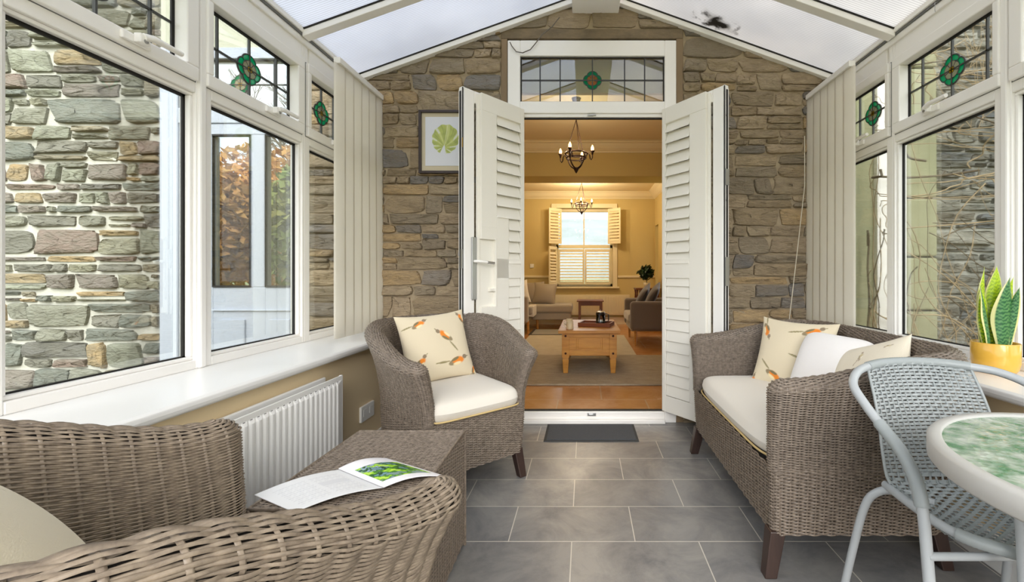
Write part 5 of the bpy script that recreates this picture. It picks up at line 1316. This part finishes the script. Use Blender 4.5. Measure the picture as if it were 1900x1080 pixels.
# L-shaped sofa on the left
ls = thing('corner_sofa', 'light taupe corner sofa with a chaise end at the left of the living room', 'sofa', (-1.4, 7.8, .02))
rbox('arm', -1.94, -.98, 7.32, 7.46, .22, .67, M['sofa_light'], ls, .03); rbox('seat_base', -1.9, -1.0, 7.46, 8.62, .22, .34, M['sofa_light'], ls, .02); rbox('seat_pad', -1.85, -.92, 7.47, 7.95, .34, .48, M['sofa_light'], ls, .04)
rbox('backrest', -1.96, -1.75, 7.35, 8.65, .22, .86, M['sofa_light'], ls, .05)
rbox('chaise_base', -1.0, -.27, 7.98, 8.6, .20, .33, M['sofa_light'], ls, .02); rbox('chaise_pad', -1.84, -.24, 7.96, 8.62, .33, .485, M['sofa_light'], ls, .045)
rbox('throw', -1.02, -.90, 7.50, 7.96, .30, .495, M['stripe'], ls, .02)
for (lx, ly) in ((-.99, 7.40), (-.35, 8.05), (-.35, 8.5), (-1.85, 7.40), (-.9, 8.05)):
    b = MB(); b.tube([(lx, ly, .24), (lx + .01, ly, .02)], [.026, .02], 10); b.build('leg', M['pine'], ls)
for i, (cx_, cy_, cz_, a_, mt2, lb) in enumerate(((-1.22, 7.60, .72, .5, 'stripe', 'ivory striped cushion at the near end of the corner sofa'), (-1.02, 8.35, .70, .1, 'cush_taupe', 'silky taupe cushion on the chaise, the left of the pair'), (-.78, 8.28, .68, -.2, 'cush_taupe', 'silky taupe cushion on the chaise, the right of the pair'))):
    o = pillow('scatter_cushion', .46, .44, .16, M[mt2], n=24, pinch=.08, seed=i); tag(o, lb, 'cushion', 'cushions on the corner sofa'); orient(o, (cx_, cy_, cz_), (1, a_ * .2, a_ * .4), (-.1 - a_ * .3, .35, .9))
# side table under the far window
sd_ = thing('side_table', 'small dark wood side table in front of the far radiator', 'side table', (.1, 8.2, .02))
b = MB(); b.box(-.15, .36, 8.02, 8.42, .535, .56); b.build('table_top', M['pine_dark'], sd_, bevel=.004)
for (lx, ly) in ((-.12, 8.05), (.29, 8.05), (-.12, 8.35), (.29, 8.35)): b = MB(); b.box(lx, lx + .045, ly, ly + .045, .02, .535); b.build('leg', M['pine_dark'], sd_, bevel=.003)
b = MB(); b.box(-.08, .29, 8.06, 8.08, .46, .535); b.build('apron', M['pine_dark'], sd_)
rf = thing('radiator', 'cream radiator under the far living room window', 'radiator', (.2, 8.75, .2))
b = MB(); b.box(-.62, .92, 8.72, 8.76, .22, .635)
for i in range(46): x_ = -.60 + i * .033; b.box(x_, x_ + .018, 8.71, 8.721, .25, .60)
b.build('panel', M['cream_trim'], rf, bevel=.003)
# cabinet and plant on the right
cb_ = thing('cabinet', 'dark wood corner cabinet under the leafy houseplant', 'cabinet', (1.1, 8.0, .02))
b = MB(); b.box(.94, 1.40, 7.82, 8.2, .77, .80); b.build('cabinet_top', M['pine_dark'], cb_, bevel=.004)
b = MB(); b.box(1.04, 1.38, 7.86, 8.18, .04, .77); b.build('body', M['pine_dark'], cb_, bevel=.004)
for ly in (7.86, 8.13):
    b = MB(); b.lathe([(0, .02), (.02, .02), (.014, .10), (.024, .25), (.014, .4), (.024, .55), (.014, .7), (.024, .77), (0, .77)], .97, ly + .02, 12); b.build('turned_leg', M['pine_dark'], cb_)
pp = thing('plant_pot', 'small pale plant pot on the dark corner cabinet', 'plant pot', (1.18, 7.95, .80)); b = MB(); b.lathe([(0, .801), (.05, .801), (.065, .90), (.058, .90), (.045, .82), (0, .82)], 1.16, 7.95, 20); b.build('pot_body', M['mug'], pp)
hp = thing('houseplant', 'dark green leafy houseplant in the pale pot on the corner cabinet', 'plant', (1.18, 7.95, .86))
def foliage(name, cen, rad, n, size, m_, parent=None, seed=0, flat=1.0):
    rg = np.random.RandomState(seed); d = rg.normal(size=(n, 3)); d /= np.linalg.norm(d, axis=1, keepdims=True); r = rg.uniform(.25, 1, (n, 1)) ** .5
    c = np.array(cen) + d * r * np.array(rad); a = rg.normal(size=(n, 3)); a /= np.linalg.norm(a, axis=1, keepdims=True); b_ = np.cross(a, rg.normal(size=(n, 3))); b_ /= np.linalg.norm(b_, axis=1, keepdims=True)
    s = rg.uniform(.6, 1.3, (n, 1)) * size; V = np.stack([c - a * s, c + b_ * s * .45, c + a * s, c - b_ * s * .45], 1).reshape(-1, 3)
    Q = np.arange(n * 4).reshape(-1, 4); return np_mesh(name, V, Q, m_, smooth=False, parent=parent)
foliage('foliage', (1.16, 7.95, 1.09), (.13, .13, .13), 260, .05, M['leaf_dark'], hp, 2); foliage('foliage', (1.02, 7.93, 1.10), (.07, .05, .04), 30, .03, M['leaf_dark'], hp, 3)
b = MB(); b.tube([(1.16, 7.95, .82), (1.15, 7.95, 1.05)], .008, 6); b.build('stem', M['twig_dark'], hp)
b = MB(); b.box(-1.13, -1.05, YF - .012, YF, 1.19, 1.27); tag(b.build('light_switch', M['white_gloss'], bevel=.003), 'white light switch on the yellow wall left of the far window', 'switch')

# ================================================================== outdoors
b = MB(); b.box(-60, 60, -60, 120, -.16, -.1)
tag(b.build('ground', M['grass']), kind='structure')
b = MB(); b.box(-7.4, -1.8, -4, YB - .03, -.1, -.06); b.box(1.95, 6.4, -4, YB - .03, -.1, -.05); tag(b.build('floor_terrace', M['ground']), kind='structure')
# hill and field beyond the far window
n = 40; u = np.linspace(-1, 1, n); U, Vv = np.meshgrid(u, np.linspace(0, 1, n))
Z = 17 * np.sin(Vv * pi * .5) * (.75 + .25 * np.cos(U * 3 + .6)) + .4 * np.sin(U * 17)
P = np.stack([U * 90 - 2, 60 + Vv * 50, Z - 1.5], -1); tag(np_mesh('hillside', P.reshape(-1, 3), gridq(n, n), M['hill']), kind='structure')
b = MB(); b.box(-40, 40, 22, 62, -.12, .3); tag(b.build('floor_field', M['field']), kind='structure')
# garden shrubs and trees
def tree(x, y, r, h, m_, label, cat, seed, nl=2600, size=.13, trunk=True, group=None):
    root = thing('tree' if trunk else 'hedge', label, cat, (x, y, -.1), 0, group)
    foliage('foliage', (x, y, h * .6), (r, r, h * .48), nl, size, m_, root, seed)
    rr = random.Random(seed); b = MB()
    b.tube([(x, y, -.1), (x + .1, y, h * .4), (x, y, h * .75)], [.09, .07, .03], 7)
    for k in range(10):
        a = rr.uniform(0, 6.28); z = h * rr.uniform(.25, .6); b.tube([(x, y, z), (x + math.cos(a) * r * .5, y + math.sin(a) * r * .5, z + h * .18), (x + math.cos(a) * r * .8, y + math.sin(a) * r * .8, z + h * .35)], [.03, .02, .008], 5)
    b.build('branches', M['twig'], root)
GG = 'autumn trees beyond the porch door'
tree(-8.0, 8.3, 1.45, 3.2, M['copper_leaf'], 'orange leaved beech tree seen through the porch door, left side', 'tree', 1, 9000, .11, group=GG)
tree(-5.2, 8.8, 1.25, 3.3, M['green_leaf'], 'yellow green tree seen through the right pane of the porch door', 'tree', 2, 7000, .11, group=GG)
tree(-9.4, 13.0, 2.2, 4.6, M['copper_leaf'], 'copper coloured tree farther back behind the porch door', 'tree', 3, 6000, .13, group=GG)
# tall bare tree, added to fill the blown out sky in the porch toplight
tt_ = thing('tree', 'tall bare tree added behind the orange trees to break up bright sky beyond the porch door', 'tree', (-11.5, 17.5, -.1))
rr = random.Random(77); b = MB()
def branch(p, d, l, r, dep):
    q = p + d * l; b.tube([p, p + d * l * .5 + Vector((rr.uniform(-.05, .05), rr.uniform(-.05, .05), 0)) * l, q], [r, r * .85, r * .7], 5 if dep < 3 else 3, cap=False)
    if dep < 6:
        for _ in range(3 if dep > 0 else 4):
            nd = (d + Vector((rr.uniform(-.75, .75), rr.uniform(-.75, .75), rr.uniform(-.15, .5)))).normalized(); branch(q, nd, l * rr.uniform(.62, .82), r * .62, dep + 1)
branch(Vector((-11.5, 17.5, -.1)), Vector((0, 0, 1)), 2.6, .2, 0)
b.build('branches', M['twig_dark'], tt_)
# bramble tangle outside the right windows
bt = thing('bramble', 'tangle of bare pale brambles climbing the stone wall outside the right windows', 'shrub', (3.0, 2.8, -.05))
rr = random.Random(12); b = MB(); b2 = MB()
for i in range(330):
    x, z = rr.uniform(2.0, 4.4), rr.uniform(-.05, .5) if i < 230 else rr.uniform(1.4, 2.8); y = rr.uniform(2.5, 2.95)
    a = rr.uniform(.2, 2.9); p = [Vector((x, y, z))]; st_ = rr.uniform(.12, .26)
    for j in range(rr.randint(4, 9)):
        a += rr.uniform(-.55, .55) - .10 * math.cos(a); q = p[-1] + Vector((math.cos(a) * st_, rr.uniform(-.06, .06), math.sin(a) * st_ * (1 if i < 230 else -.2)))
        q.y = min(max(q.y, 2.3), 2.98); q.z = max(q.z, -.05); q.x = max(q.x, 1.98)
        p.append(q)
    r0 = rr.uniform(.0018, .0048) if i % 9 else .0075; (b if i % 3 else b2).tube(smooth_path([tuple(q) for q in p], 3), r0, 4, cap=False)
for i in range(260):   # bushy top
    x, z, y = rr.uniform(2.5, 4.2), rr.uniform(1.95, 2.6), rr.uniform(2.5, 2.9); p = [Vector((x, y, z))]; a = rr.uniform(.4, 2.7)
    for j in range(4): a += rr.uniform(-.4, .4); p.append(p[-1] + Vector((math.cos(a) * .13, rr.uniform(-.03, .03), math.sin(a) * .12)))
    b.tube([tuple(q) for q in p], .0022, 4, cap=False)
b.build('pale_stems', M['twig'], bt); b2.build('dark_stems', M['twig_dark'], bt)
b = MB()
for i in range(9000 // 6):
    x, y = rr.uniform(1.98, 4.6), rr.uniform(2.1, 2.98); z = rr.uniform(-.05, .05) + rr.random() ** 2 * .55; a = rr.uniform(0, 3.14); l = rr.uniform(.03, .10)
    dx, dz = math.cos(a) * l, math.sin(a) * l; dy = rr.uniform(-.03, .03); w_ = rr.uniform(.003, .008)
    b.add([(x, y, z), (x + w_, y, z + w_), (x + dx + w_, y + dy, z + dz + w_), (x + dx, y + dy, z + dz)], [(0, 1, 2, 3)])
tag(b.build('dry_bracken', M['deadgrass']), 'heap of dry brown bracken at the foot of the outside right wall', 'bracken', kind='stuff')
tree(7.5, 0.5, 1.8, 4.2, M['green_leaf'], 'unseen green tree added outside to the right for table reflections', 'tree', 6, 1500, .16)  # out of view, added so the glass table has greenery to reflect
